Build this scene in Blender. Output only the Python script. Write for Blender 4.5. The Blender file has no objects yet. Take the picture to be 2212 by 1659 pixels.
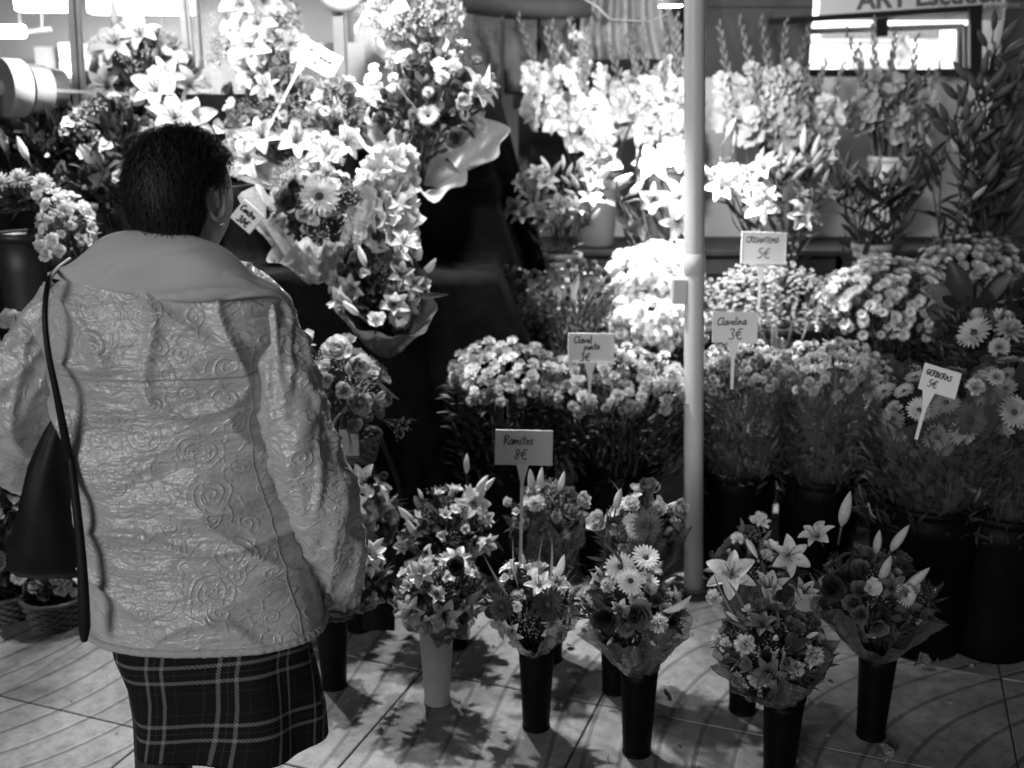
import bpy, math, random
from mathutils import Vector as V, Matrix, noise
RND = random.Random(11)
U = RND.uniform
PI = math.pi
sc = bpy.context.scene
# ------------------------------------------------------------------ camera, sky, street light, exposure
PITCH = math.radians(14.0); CAM_H = 1.6; FPX = 2212.0
cam = bpy.data.cameras.new('camera'); cam.lens = 36.0; cam.sensor_width = 36.0
cam.clip_start = 0.05; cam.clip_end = 300
cam.dof.use_dof = True; cam.dof.focus_distance = 2.25; cam.dof.aperture_fstop = 2.6
cam_o = bpy.data.objects.new('camera', cam); sc.collection.objects.link(cam_o)
cam_o.location = (0, 0, CAM_H); cam_o.rotation_euler = (PI/2 - PITCH, 0, 0)
sc.camera = cam_o
SUN_EL, SUN_AZ = math.radians(15), math.radians(-28)
world = bpy.data.worlds.new('World'); sc.world = world; world.use_nodes = True
wn = world.node_tree.nodes; wl = world.node_tree.links
bg = wn['Background']
sky = wn.new('ShaderNodeTexSky'); sky.sky_type = 'NISHITA'; sky.sun_disc = False
sky.sun_elevation = math.radians(2); sky.sun_rotation = PI + SUN_AZ
bw = wn.new('ShaderNodeRGBToBW')
wl.new(sky.outputs[0], bw.inputs[0]); wl.new(bw.outputs[0], bg.inputs[0])
bg.inputs[1].default_value = 0.010
sun = bpy.data.lights.new('street_light', 'SUN'); sun.energy = 0.66; sun.angle = math.radians(22)
sun_o = bpy.data.objects.new('street_light', sun); sc.collection.objects.link(sun_o)
sd = V((math.sin(SUN_AZ)*math.cos(SUN_EL), -math.cos(SUN_AZ)*math.cos(SUN_EL), math.sin(SUN_EL)))  # towards the light
sun_o.rotation_euler = sd.to_track_quat('Z', 'Y').to_euler(); sun_o.location = (-2, -6, 4)
sc.view_settings.view_transform = 'Standard'; sc.view_settings.look = 'None'
sc.view_settings.gamma = 1.0; sc.view_settings.exposure = 0.95
sc.view_settings.use_curve_mapping = False
sc.cycles.transparent_max_bounces = 24; sc.cycles.max_bounces = 8
sc.cycles.sample_clamp_indirect = 6.0
sc.cycles.use_denoising = True

# ------------------------------------------------------------------ helpers
def at(u, v, Y):
    dx = (u-1106)/FPX; dv = (v-829.5)/FPX
    t = Y/(math.cos(PITCH)-dv*math.sin(PITCH))
    return V((dx*t, Y, CAM_H+t*(-math.sin(PITCH)-dv*math.cos(PITCH))))
def ground(u, v):
    dx = (u-1106)/FPX; dv = (v-829.5)/FPX
    t = CAM_H/(math.sin(PITCH)+dv*math.cos(PITCH))
    return V((dx*t, t*(math.cos(PITCH)-dv*math.sin(PITCH)), 0))
def pm(px, v, Y):
    dv = (v-829.5)/FPX
    return px/FPX*Y/(math.cos(PITCH)-dv*math.sin(PITCH))
WM = {}
def link(o, parent, M):
    sc.collection.objects.link(o)
    if parent is not None:
        o.parent = parent
        o.matrix_basis = WM[parent.name].inverted() @ M
    else:
        o.matrix_basis = M
    WM[o.name] = M
    return o
def thing(name, label, cat, loc=(0, 0, 0), group=None):
    o = bpy.data.objects.new(name, None); o.empty_display_size = .05
    o['label'] = label; o['category'] = cat
    if group: o['group'] = group
    return link(o, None, Matrix.Translation(V(loc)))
def tag(o, label, cat, group=None):
    o['label'] = label; o['category'] = cat
    if group: o['group'] = group
    return o
def put(mesh, name, parent=None, M=None, kind=None):
    o = bpy.data.objects.new(name, mesh)
    link(o, parent, M if M is not None else Matrix.Identity(4))
    if kind: o['kind'] = kind
    return o
def frame(pos, axis, roll=None, s=1.0):
    axis = V(axis).normalized()
    q = axis.to_track_quat('Z', 'Y').to_matrix().to_4x4()
    return Matrix.Translation(V(pos)) @ q @ Matrix.Rotation(U(0, 2*PI) if roll is None else roll, 4, 'Z') @ Matrix.Scale(s, 4)
def rotm(rx=0, ry=0, rz=0):
    return Matrix.Rotation(rz, 4, 'Z') @ Matrix.Rotation(ry, 4, 'Y') @ Matrix.Rotation(rx, 4, 'X')
class MB:
    def __init__(s): s.v = []; s.f = []; s.m = []; s.t = []
    def add(s, vs, fs, mat=0, ts=None, M=None):
        b = len(s.v)
        s.v += [M @ V(p) for p in vs] if M is not None else [V(p) for p in vs]
        s.f += [tuple(i+b for i in f) for f in fs]; s.m += [mat]*len(fs)
        s.t += list(ts) if ts is not None else [1.0]*len(vs)
    def grid(s, rows, mat=0, closed=False, ts=None, M=None, flip=False):
        n = len(rows[0]); vs = [p for r in rows for p in r]; fs = []
        for j in range(len(rows)-1):
            for i in range(n if closed else n-1):
                k = (i+1) % n
                q = (j*n+i, j*n+k, (j+1)*n+k, (j+1)*n+i)
                fs.append(q[::-1] if flip else q)
        s.add(vs, fs, mat, ts, M)
    def tube(s, pts, rad, n=6, mat=0, cap=True):
        pts = [V(p) for p in pts]
        if not isinstance(rad, (list, tuple)): rad = [rad]*len(pts)
        rows = []; up = None
        for i, p in enumerate(pts):
            d = (pts[min(i+1, len(pts)-1)]-pts[max(i-1, 0)])
            d = d.normalized() if d.length > 1e-9 else V((0, 0, 1))
            if up is None:
                up = V((1, 0, 0)) if abs(d.x) < .8 else V((0, 1, 0))
            a = (up - d*up.dot(d)).normalized(); b = d.cross(a); up = a
            rows.append([p+(a*math.cos(2*PI*k/n)+b*math.sin(2*PI*k/n))*rad[i] for k in range(n)])
        s.grid(rows, mat, True)
        if cap:
            b = len(s.v)-len(pts)*n
            s.f.append(tuple(b+k for k in range(n))[::-1]); s.m.append(mat)
            e = len(s.v)-n
            s.f.append(tuple(e+k for k in range(n))); s.m.append(mat)
    def ball(s, c, r, nu=10, nv=6, mat=0, M=None):
        if not isinstance(r, (tuple, list)): r = (r, r, r)
        rows = []
        for j in range(nv+1):
            a = PI*(j/nv)*.998+.003
            rows.append([V((c[0]+r[0]*math.sin(a)*math.cos(2*PI*k/nu), c[1]+r[1]*math.sin(a)*math.sin(2*PI*k/nu), c[2]-r[2]*math.cos(a))) for k in range(nu)])
        s.grid(rows, mat, True, M=M)
    def box(s, c, d, mat=0, M=None, bev=0.0):
        x, y, z = d[0]/2, d[1]/2, d[2]/2; b = min(bev, x*.4, y*.4, z*.4)
        if b <= 0:
            vs = [(c[0]+i*x, c[1]+j*y, c[2]+k*z) for i in (-1, 1) for j in (-1, 1) for k in (-1, 1)]
            fs = [(0, 1, 3, 2), (4, 6, 7, 5), (0, 4, 5, 1), (2, 3, 7, 6), (0, 2, 6, 4), (1, 5, 7, 3)]
            s.add(vs, fs, mat, None, M); return
        def ring(ix, iy, z0):
            o = []
            for sx, sy in ((1, 1), (-1, 1), (-1, -1), (1, -1)):
                cx, cy = sx*(ix-b), sy*(iy-b); a0 = math.atan2(sy, sx)-PI/4
                for k in range(3):
                    a = a0+k*PI/4; o.append((c[0]+cx+b*math.cos(a), c[1]+cy+b*math.sin(a), c[2]+z0))
            return o
        rows = [ring(x-b*.7, y-b*.7, -z), ring(x, y, -z+b*.8), ring(x, y, z-b*.8), ring(x-b*.7, y-b*.7, z)]
        b0 = len(s.v); s.grid(rows, mat, True, M=M)
        s.f.append(tuple(b0+k for k in range(12))[::-1]); s.m.append(mat)
        s.f.append(tuple(b0+36+k for k in range(12))); s.m.append(mat)
    def lathe(s, prof, n=32, mat=0, c=(0, 0, 0), M=None, fn=None):
        rows = []
        for r, z in prof:
            rows.append([V((c[0]+r*math.cos(2*PI*k/n)*(fn(2*PI*k/n, z) if fn else 1), c[1]+r*math.sin(2*PI*k/n)*(fn(2*PI*k/n, z) if fn else 1), c[2]+z)) for k in range(n)])
        s.grid(rows, mat, True, M=M)
    def mesh(s, name, mats, smooth=True):
        me = bpy.data.meshes.new(name)
        me.from_pydata([tuple(p) for p in s.v], [], s.f)
        for m in mats: me.materials.append(m)
        me.polygons.foreach_set('material_index', s.m)
        if smooth: me.polygons.foreach_set('use_smooth', [True]*len(me.polygons))
        if s.t and any(x != 1.0 for x in s.t):
            a = me.attributes.new('along', 'FLOAT', 'POINT'); a.data.foreach_set('value', s.t)
        me.update()
        return me

# ------------------------------------------------------------------ materials (the photograph is black and white: greys only)
def nodes(name):
    m = bpy.data.materials.new(name); m.use_nodes = True
    return m, m.node_tree.nodes, m.node_tree.links, m.node_tree.nodes['Principled BSDF']
def g3(x): return (x, x, x, 1)
def mixval(N, L, a, b, f, op='MULTIPLY'):
    n = N.new('ShaderNodeMath'); n.operation = op
    for i, q in enumerate((a, b)):
        if hasattr(q, 'links'): L.new(q, n.inputs[i])
        else: n.inputs[i].default_value = q
    if f: n.use_clamp = True
    return n.outputs[0]
def mapr(N, L, v, a, b, c, d):
    n = N.new('ShaderNodeMapRange'); L.new(v, n.inputs[0])
    for i, q in enumerate((a, b, c, d)): n.inputs[i+1].default_value = q
    return n.outputs[0]
def noisen(N, L, scale, detail=3, coord='Object', stretch=None, rough=.55):
    tc = N.new('ShaderNodeTexCoord'); t = N.new('ShaderNodeTexNoise')
    t.inputs['Scale'].default_value = scale; t.inputs['Detail'].default_value = detail; t.inputs['Roughness'].default_value = rough
    src = tc.outputs[coord]
    if stretch:
        mp = N.new('ShaderNodeMapping'); mp.inputs['Scale'].default_value = stretch
        L.new(src, mp.inputs[0]); src = mp.outputs[0]
    L.new(src, t.inputs[0]); return t.outputs[0]
def bump(N, L, P, h, strength=.3, dist=.002):
    b = N.new('ShaderNodeBump'); b.inputs['Strength'].default_value = strength; b.inputs['Distance'].default_value = dist
    L.new(h, b.inputs['Height']); L.new(b.outputs[0], P.inputs['Normal']); return b
def plain(name, c, rough=.6, var=.15, nscale=20, bs=0.0, bd=.002, metal=0, spec=.5, coord='Object', orand=0.0, stretch=None):
    m, N, L, P = nodes(name)
    nz = noisen(N, L, nscale, 4, coord, stretch)
    v = mapr(N, L, nz, .3, .7, c*(1-var), c*(1+var))
    if orand:
        oi = N.new('ShaderNodeObjectInfo')
        v = mixval(N, L, v, mapr(N, L, oi.outputs['Random'], 0, 1, 1-orand, 1+orand), False)
    L.new(v, P.inputs['Base Color'])
    P.inputs['Roughness'].default_value = rough; P.inputs['Metallic'].default_value = metal
    P.inputs['Specular IOR Level'].default_value = spec
    if bs: bump(N, L, P, nz, bs, bd)
    return m
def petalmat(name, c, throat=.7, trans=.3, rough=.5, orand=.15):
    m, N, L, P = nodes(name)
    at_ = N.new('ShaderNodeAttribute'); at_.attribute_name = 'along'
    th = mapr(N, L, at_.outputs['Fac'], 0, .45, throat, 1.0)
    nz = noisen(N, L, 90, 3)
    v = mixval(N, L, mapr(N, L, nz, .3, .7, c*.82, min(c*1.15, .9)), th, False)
    oi = N.new('ShaderNodeObjectInfo')
    v = mixval(N, L, v, mapr(N, L, oi.outputs['Random'], 0, 1, 1-orand, 1+orand*.7), True)
    L.new(v, P.inputs['Base Color']); P.inputs['Roughness'].default_value = rough
    P.inputs['Specular IOR Level'].default_value = .3
    bump(N, L, P, nz, .25, .002)
    tr = N.new('ShaderNodeBsdfTranslucent'); L.new(v, tr.inputs[0])
    mx = N.new('ShaderNodeMixShader'); mx.inputs[0].default_value = trans
    L.new(P.outputs[0], mx.inputs[1]); L.new(tr.outputs[0], mx.inputs[2])
    L.new(mx.outputs[0], N['Material Output'].inputs[0])
    return m
TONES = {'w': .82, 'l': .58, 'm': .32, 'd': .13, 'k': .05}
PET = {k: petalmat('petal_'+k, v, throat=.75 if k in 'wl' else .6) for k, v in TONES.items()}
LEAF = {k: petalmat('leaf_'+k, v, 1.0, .18, .38, .25) for k, v in {'d': .045, 'm': .085, 'l': .17, 'p': .34}.items()}
STEM = plain('stem_green', .035, .5)
CENTRE = plain('flower_centre', .05, .8, .4, 200, .6)
CENTREL = plain('flower_centre_pale', .35, .8, .4, 200, .6)
ANTHER = plain('anther_dark', .06, .7)
BLACKPLASTIC = plain('black_plastic', .0022, .5, .3, 12, .05, .001, spec=.08)
GREYPLASTIC = plain('pale_plastic', .42, .5, .12, 7, .05, .001)
WHITEPLASTIC = plain('white_plastic', .72, .4, .06, 8)
def film(name, c, alpha, rough=.12, rim=True):
    m, N, L, P = nodes(name)
    P.inputs['Base Color'].default_value = g3(c); P.inputs['Roughness'].default_value = rough
    P.inputs['Specular IOR Level'].default_value = .8
    nz = noisen(N, L, 22, 3, stretch=(1, 1, .5)); bump(N, L, P, nz, .9, .02)
    lw = N.new('ShaderNodeLayerWeight'); lw.inputs[0].default_value = .35
    fac = mapr(N, L, lw.outputs['Facing'], 0, 1, alpha, min(1, alpha+.35))
    fac = mixval(N, L, fac, mapr(N, L, nz, .35, .65, .75, 1.2), True)
    tr = N.new('ShaderNodeBsdfTransparent'); mx = N.new('ShaderNodeMixShader')
    L.new(fac, mx.inputs[0]); L.new(tr.outputs[0], mx.inputs[1]); L.new(P.outputs[0], mx.inputs[2])
    L.new(mx.outputs[0], N['Material Output'].inputs[0])
    return m
CELLO = film('cellophane', .16, .20)
CELLO2 = film('printed_cellophane', .10, .55, .10)
FOIL = film('silver_foil_film', .17, .68, .13)
def papermat(name, c):
    m = petalmat(name, c, 1.0, .25, .6, .05); return m
PAPER = papermat('wrap_paper_pale', .62); PAPERG = papermat('wrap_paper_grey', .34); PAPERD = papermat('wrap_paper_dark', .15)
CARD = plain('sign_card', .84, .45, .04, 6); INK = plain('marker_ink', .02, .6); CARDG = plain('sign_card_greyed', .5, .45, .04, 6)
CLOTH = plain('black_cloth', .006, .85, .4, 30, .2, .003, spec=.08)
METAL = plain('grey_painted_metal', .28, .4, .15, 10, .03)
POLEM = plain('pale_painted_pole', .62, .38, .08, 14, .12, .001, stretch=(1, 1, .25))

# ------------------------------------------------------------------ petals, leaves and flower heads
def petal(mb, M, L, W, a0, curl, cup=.2, ruf=0., nu=4, nv=6, mat=0, prof='lily', seed=0):
    rows = []; ts = []; r = z = 0.0; ds = L/nv; ph = seed*1.7
    for j in range(nv+1):
        t = j/nv; a = a0+curl*t
        if j: r += math.sin(a)*ds; z += math.cos(a)*ds
        if prof == 'lily': w = W*(max(0, math.sin(PI*min(1, t*.92+.06)))**.8)*(1.15-.3*t)
        elif prof == 'wide': w = W*(.25+.75*math.sin(PI*min(1, .12+t*.62))) if t < 1 else W*.72
        elif prof == 'strap': w = W*(.55+.45*math.sin(PI*min(1, t*.8+.1))) if t < 1 else W*.35
        elif prof == 'lance': w = W*max(.02, math.sin(PI*min(1., t**.75)))
        elif prof == 'oval': w = W*max(.02, math.sin(PI*t)**.65)
        else: w = W*(1-t*.9)
        row = []
        for i in range(nu+1):
            s = -1+2*i/nu
            off = cup*w*.5*s*s + ruf*w*math.sin(3.1*s+ph+t*4)*t*(.3+.7*abs(s))
            q_ = (-.16*L if i % 2 else .05*L) if (ruf > .4 and j == nv) else 0
            row.append((s*w*.5*(1-.15*cup), r-math.cos(a)*off+math.sin(a)*q_, z+math.sin(a)*off+math.cos(a)*q_)); ts.append(t)
        rows.append(row)
    mb.grid(rows, mat, ts=ts, M=M)
RZ = lambda a: Matrix.Rotation(a, 4, 'Z')
TR = lambda x, y, z: Matrix.Translation((x, y, z))
def h_lily(mb, s, o=.42, c=1.35):
    for k in range(6):
        inner = k % 2
        petal(mb, RZ(k*PI/3+U(-.1, .1)), .088*U(.93, 1.05), .050 if inner else .038, o+U(-.12, .12), c+U(-.35, .35), .4, .13, 4, 8, 0, 'lily', k+s)
    for k in range(6):
        a = k*PI/3+.3; d = V((math.cos(a)*.025, math.sin(a)*.025, .06))
        mb.tube([(0, 0, .01), d*.6, d], .0011, 4, 2); mb.ball(d, (.0022, .0022, .005), 5, 3, 1)
    mb.tube([(0, 0, 0), (0, 0, .075)], .0015, 4, 2)
    mb.tube([(0, 0, -.05), (0, 0, 0)], .003, 5, 2)
def h_bud(mb, s, L=.088, r=.0125):
    rows = []; ts = []
    for j in range(9):
        t = j/8; rr = r*(math.sin(PI*min(1, t**.8*.94+.05))**.75)
        rows.append([(rr*(1+.13*math.cos(3*a+s))*math.cos(a)+.006*t*t, rr*(1+.13*math.cos(3*a+s))*math.sin(a), t*L) for a in [2*PI*k/12 for k in range(12)]]); ts += [t]*12
    mb.grid(rows, 0, True, ts)
    mb.tube([(0, 0, -.05), (0, 0, .003)], .003, 5, 2)
def h_rose(mb, s, op=1.0):
    n = 17
    for k in range(n):
        f = k/(n-1)
        petal(mb, RZ(k*2.4) @ TR(0, .002+.003*f, 0), .034+.008*f, .026+.022*f, .12+.55*f*op, -.35+.75*f*op, .55, .05, 4, 5, 0, 'wide', k+s)
    for k in range(5): petal(mb, RZ(k*1.257), .022, .008, 1.9, .4, .2, 0, 2, 3, 2, 'lance')
    mb.tube([(0, 0, -.05), (0, 0, 0)], .0028, 5, 2)
def h_carn(mb, s):
    n = 30
    for k in range(n):
        f = (k+.5)/n
        petal(mb, RZ(k*2.4) @ TR(0, .001, 0), .034*U(.85, 1.08), .019, max(.03, .05+1.0*f+U(-.16, .16)), .1+.4*f+U(-.2, .2), .15, .45, 6, 3, 0, 'wide', k*3+s)
    mb.tube([(0, 0, -.04), (0, 0, -.012), (0, 0, .004)], [.0025, .006, .007], 6, 2)
def h_gerb(mb, s):
    for ring, (n, L, a) in enumerate(((22, .046, 1.36), (20, .040, 1.12), (16, .022, .9))):
        for k in range(n):
            petal(mb, RZ(k*2*PI/n+ring*.14+U(-.04, .04)) @ TR(0, .006, 0), L*U(.92, 1.06), .0105 if ring < 2 else .006, a, U(.1, .35), .3, 0, 2, 4, 0, 'strap', k)
    mb.ball((0, 0, .004), (.010, .010, .006), 12, 6, 1)
    mb.tube([(0, 0, -.06), (0, 0, 0)], .003, 5, 2)
def h_daisy(mb, s):
    for ring in range(2):
        n = 12
        for k in range(n):
            petal(mb, RZ(k*2*PI/n+ring*.26) @ TR(0, .002, 0), .019*U(.9, 1.08), .0075, 1.15-.35*ring, U(.05, .35), .3, 0, 2, 3, 0, 'strap', k)
    mb.ball((0, 0, .003), (.0055, .0055, .004), 8, 4, 1)
    mb.tube([(0, 0, -.03), (0, 0, 0)], .0018, 4, 2)
def h_mum(mb, s):
    n = 70
    for k in range(n):
        f = (k+.5)/n
        petal(mb, RZ(k*2.4) @ TR(0, .001, 0), .028, .0085, .05+1.75*f, -.25+.3*f, .35, 0, 2, 3, 0, 'strap', k)
    mb.tube([(0, 0, -.04), (0, 0, 0)], .003, 5, 2)
def h_freesia(mb, s):
    for k in range(6):
        petal(mb, RZ(k*PI/3+U(-.1, .1)), .034*U(.85, 1.05), .027, .22+.2*(k % 2)+U(-.08, .08), .75+U(-.15, .3), .5, .16, 4, 5, 0, 'wide', k+s)
    mb.tube([(0, 0, -.035), (0, 0, -.01), (0, 0, .004)], [.002, .0035, .006], 6, 2)
def h_glad(mb, s):
    for k in range(6):
        petal(mb, RZ(k*PI/3+U(-.1, .1)), .052*U(.9, 1.05), .040, .32+U(-.1, .1), 1.15+U(-.1, .3), .35, .22, 5, 6, 0, 'wide', k+s)
    mb.tube([(0, 0, -.02), (0, 0, .008)], [.004, .007], 6, 2)
def h_button(mb, s):
    mb.ball((0, 0, .002), (.005, .005, .005), 7, 4, 0)
    for k in range(16):
        petal(mb, RZ(k*2.4), .0125, .0062, .25+1.15*k/16, .3, .3, 0, 1, 2, 0, 'strap')
def h_glbud(mb, s):
    for j in range(1):
        h_bud(mb, s, .032, .007)
HEADF = {'lily': h_lily, 'trumpet': lambda m, s: h_lily(m, s, .2, .75), 'bud': h_bud, 'rose': h_rose, 'rosebud': lambda m, s: h_rose(m, s, .35),
         'carnation': h_carn, 'gerbera': h_gerb, 'daisy': h_daisy, 'mum': h_mum, 'freesia': h_freesia, 'floret': h_glad, 'button': h_button}
HNAME = {'lily': 'lily', 'trumpet': 'lily', 'bud': 'lily_bud', 'rose': 'rose', 'rosebud': 'rose_bud', 'carnation': 'carnation', 'gerbera': 'gerbera',
         'daisy': 'daisy', 'mum': 'chrysanthemum', 'freesia': 'freesia', 'floret': 'floret', 'button': 'button_flower'}
_geo = {}; _hm = {}
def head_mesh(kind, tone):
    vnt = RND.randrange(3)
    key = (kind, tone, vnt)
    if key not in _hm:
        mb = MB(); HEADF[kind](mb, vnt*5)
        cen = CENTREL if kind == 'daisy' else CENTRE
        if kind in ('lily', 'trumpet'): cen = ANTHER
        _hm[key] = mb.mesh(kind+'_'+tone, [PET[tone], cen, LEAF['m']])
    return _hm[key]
def head(root, kind, tone, pos, axis, s=1.0, roll=None):
    return put(head_mesh(kind, tone), HNAME[kind], root, frame(pos, axis, roll, s))
def leafgeo(kind):
    mb = MB()
    if kind == 'lance': petal(mb, Matrix.Identity(4), .12, .022, .1, .55, .35, .03, 2, 6, 0, 'lance')
    elif kind == 'broad': petal(mb, Matrix.Identity(4), .11, .05, .15, .5, .3, .05, 4, 6, 0, 'oval')
    elif kind == 'round': petal(mb, Matrix.Identity(4), .075, .055, .2, .35, .25, .05, 4, 5, 0, 'oval')
    elif kind == 'blade': petal(mb, Matrix.Identity(4), .36, .022, .03, .25, .5, .02, 2, 8, 0, 'lance')
    elif kind == 'fern':
        mb.tube([(0, 0, 0), (0, .01, .06), (0, .03, .12)], .001, 4, 0)
        for k in range(11):
            t = .15+.85*k/11; p = (0, .03*t*t, .12*t)
            for sg in (-1, 1): petal(mb, TR(*p) @ RZ(sg*PI/2), .034*(1.15-t), .008, .9, .3, .1, 0, 1, 3, 0, 'lance')
    return mb
_lm = {}
def leaf_mesh(kind, tone):
    k = (kind, tone)
    if k not in _lm: _lm[k] = leafgeo(kind).mesh('leaf_'+kind, [LEAF[tone]])
    return _lm[k]
def leaf(root, kind, tone, pos, axis, s=1.0, roll=None):
    return put(leaf_mesh(kind, tone), 'fern_frond' if kind == 'fern' else 'leaf', root, frame(pos, axis, roll, s))
_sp = {}
def spray_mesh(tone, n=70, r=.0024):
    k = (tone, n, r, RND.randrange(2))
    if k not in _sp:
        mb = MB()
        for b in range(9):
            th = b*2.4; el = .12+.4*(b/9); d = V((math.sin(el)*math.cos(th), math.sin(el)*math.sin(th), math.cos(el)))
            tip = d*.115*U(.85, 1.05); mb.tube([(0, 0, 0), d*.05, tip], .0006, 3, 1)
            for q in range(n//9):
                c = tip+V((U(-1, 1), U(-1, 1), U(-1, .8)))*.017
                mb.tube([tip-d*.015, c], .0004, 3, 1, False)
                mb.ball(c, r*U(.7, 1.25), 5, 3, 0)
        _sp[k] = mb.mesh('filler_spray', [PET[tone], STEM])
    return _sp[k]
def spray(root, tone, pos, axis, s=1.0, n=70, r=.0024):
    return put(spray_mesh(tone, n, r), 'filler_spray', root, frame(pos, axis, None, s), 'stuff')
def foliage(root, c, rx, ry, rz, n, tone='d', kind='lance', base=None, L=1.0, name='foliage', zmin=-.2):
    """dense greenery: many leaves joined into one part"""
    proto = leafgeo(kind); mb = MB()
    for i in range(n):
        z = U(zmin, 1); th = U(0, 2*PI); r = math.sqrt(max(0, 1-z*z)); d = V((r*math.cos(th), r*math.sin(th), z))
        q = U(.25, .8); p = V(c)+V((d.x*rx*q, d.y*ry*q, d.z*rz*q))
        ax = V((d.x, d.y, d.z+.35))
        mb.add(proto.v, proto.f, 0, proto.t, frame(p, ax, None, L*U(.7, 1.2)))
    return put(mb.mesh('foliage', [LEAF[tone]]), name, root, None, 'stuff')
def skirt(root, top, bot, rt, rb, n, tone='d', kind='lance', L=.4, name='green_skirt'):
    """dense greenery filling the cone between the flowers and the container"""
    proto = leafgeo(kind); mb = MB(); top, bot = V(top), V(bot)
    for i in range(n):
        f = U(0, 1)**.7; a = U(0, 2*PI); q = U(.35, 1)**.5; r = (rb+(rt-rb)*f)*q; c = bot+(top-bot)*f
        p = c+V((math.cos(a)*r, math.sin(a)*r*.9, U(-.01, .01)))
        mb.add(proto.v, proto.f, 0, proto.t, frame(p, (math.cos(a)*U(.1, .9), math.sin(a)*U(.1, .9), U(.1, 1)), None, L*U(.7, 1.2)))
    return put(mb.mesh('foliage', [LEAF[tone]]), name, root, None, 'stuff')
def stems(root, top, bot, rt, rb, n=9, mat=None, r=.003):
    mb = MB()
    for i in range(n):
        a = i*2.4; q = math.sqrt((i+.5)/n)
        p0 = V(bot)+V((math.cos(a)*rb*q, math.sin(a)*rb*q, 0)); p1 = V(top)+V((math.cos(a)*rt*q, math.sin(a)*rt*q, 0))
        mb.tube([p0, (p0+p1)/2+V((U(-.01, .01), U(-.01, .01), 0)), p1], r, 5, 0)
    return put(mb.mesh('stems', [mat or STEM]), 'stems', root)
def dome(root, c, rx, ry, rz, n, mix, zmin=-.05, s=1.0, up=.3, jit=.12, tilt=V((0, 0, 0)), front=-2):
    tot = sum(m[2] for m in mix)
    for i in range(n):
        z = 1-(1-zmin)*(i+.5)/n; th = i*2.39996+U(-.2, .2); r = math.sqrt(max(0, 1-z*z))
        d = V((r*math.cos(th), r*math.sin(th), z))
        if -d.y < front: continue
        k = 1+U(-jit, jit*.5)
        p = V(c)+V((d.x*rx, d.y*ry, d.z*rz))*k
        w = U(0, tot)
        for m in mix:
            w -= m[2]
            if w <= 0: break
        ax = V((d.x/rx, d.y/ry, d.z/rz)).normalized()+V((0, 0, up))+tilt+V((U(-.2, .2), U(-.2, .2), U(-.1, .1)))
        ms = (m[3] if len(m) > 3 else 1.0)*U(.78, 1.15)
        if m[0] == 'spray': spray(root, m[1], V(c)+(p-V(c))*.45, ax, s*ms)
        elif m[0] in ('lance', 'broad', 'round', 'fern', 'blade'): leaf(root, m[0], m[1], V(c)+(p-V(c))*.55, ax, s*ms)
        else: head(root, m[0], m[1], p, ax, s*ms*U(.88, 1.1))
def wrap(root, bot, axis, h, r0, r1, mat, folds=9, amp=.16, jag=.12, name='wrapper', n=108, pw=.8, seed=0, lip=0.0):
    M = frame(bot, axis, U(0, 6)); rows = []
    for j in range(12):
        t = j/11; row = []
        for k in range(n):
            a = 2*PI*k/n
            zig = (2/PI)*math.asin(math.sin(a*folds+seed))+.5*math.sin(a*(folds*2+3)+seed*2)
            rr = r0+(r1-r0)*t**pw; rr *= 1+amp*t*zig*.6
            rr += noise.noise(V((math.cos(a)*4, math.sin(a)*4, t*5+seed)))*.012*min(1, t*3+.2)
            rr += lip*max(0, t-.7)*(r1)
            zz = h*t*(1+jag*t*math.sin(a*folds*.5+seed*3)+jag*.7*t*math.sin(a*2+seed))-lip*max(0, t-.75)*h*.6
            row.append((rr*math.cos(a), rr*math.sin(a), zz))
        rows.append(row)
    mb = MB(); mb.grid(rows, 0, True)
    return put(mb.mesh(name, [mat], smooth=True), name, root, M)

# ------------------------------------------------------------------ pavement
def wave_nodes(N, L):
    geo = N.new('ShaderNodeNewGeometry'); sp = N.new('ShaderNodeSeparateXYZ'); L.new(geo.outputs['Position'], sp.inputs[0])
    x, y = sp.outputs[0], sp.outputs[1]; mv = lambda a, b, op: mixval(N, L, a, b, False, op)
    p = mv(mv(x, .64, 'MULTIPLY'), mv(y, .77, 'MULTIPLY'), 'ADD')
    q = mv(mv(y, .64, 'MULTIPLY'), mv(x, .77, 'MULTIPLY'), 'SUBTRACT')
    wv = mv(mv(mv(mv(p, 1.84, 'SUBTRACT'), 2*PI/2.72, 'MULTIPLY'), 0., 'ADD'), 0, 'SINE')
    q = mv(q, mv(wv, .237, 'MULTIPLY'), 'SUBTRACT')
    f = mv(mv(q, .105, 'DIVIDE'), 0, 'FRACT')
    return mv(mv(f, .5, 'SUBTRACT'), 0, 'ABSOLUTE')      # 0 .. .5, groove where it is small
def tile_material():
    m, N, L, P = nodes('wave_paving_tile')
    d = wave_nodes(N, L)
    n1 = noisen(N, L, 3.5, 5); n2 = noisen(N, L, 180, 3); n3 = noisen(N, L, 26, 4, rough=.7)
    groove = mapr(N, L, d, .04, .07, .55, 1.0)
    base = mixval(N, L, mapr(N, L, n1, .3, .7, .185, .295), mapr(N, L, n2, .25, .75, .82, 1.12), False)
    base = mixval(N, L, base, mapr(N, L, n3, .30, .58, .60, 1.06), False)
    base = mixval(N, L, base, groove, False)
    oi = N.new('ShaderNodeObjectInfo')
    base = mixval(N, L, base, mapr(N, L, oi.outputs['Random'], 0, 1, .9, 1.08), True)
    L.new(base, P.inputs['Base Color']); P.inputs['Roughness'].default_value = .52
    hh = mixval(N, L, mapr(N, L, d, .04, .09, 0, 1), mixval(N, L, n2, .25, False), False, 'ADD')
    bump(N, L, P, hh, .45, .004)
    return m
TILE = tile_material()
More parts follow.
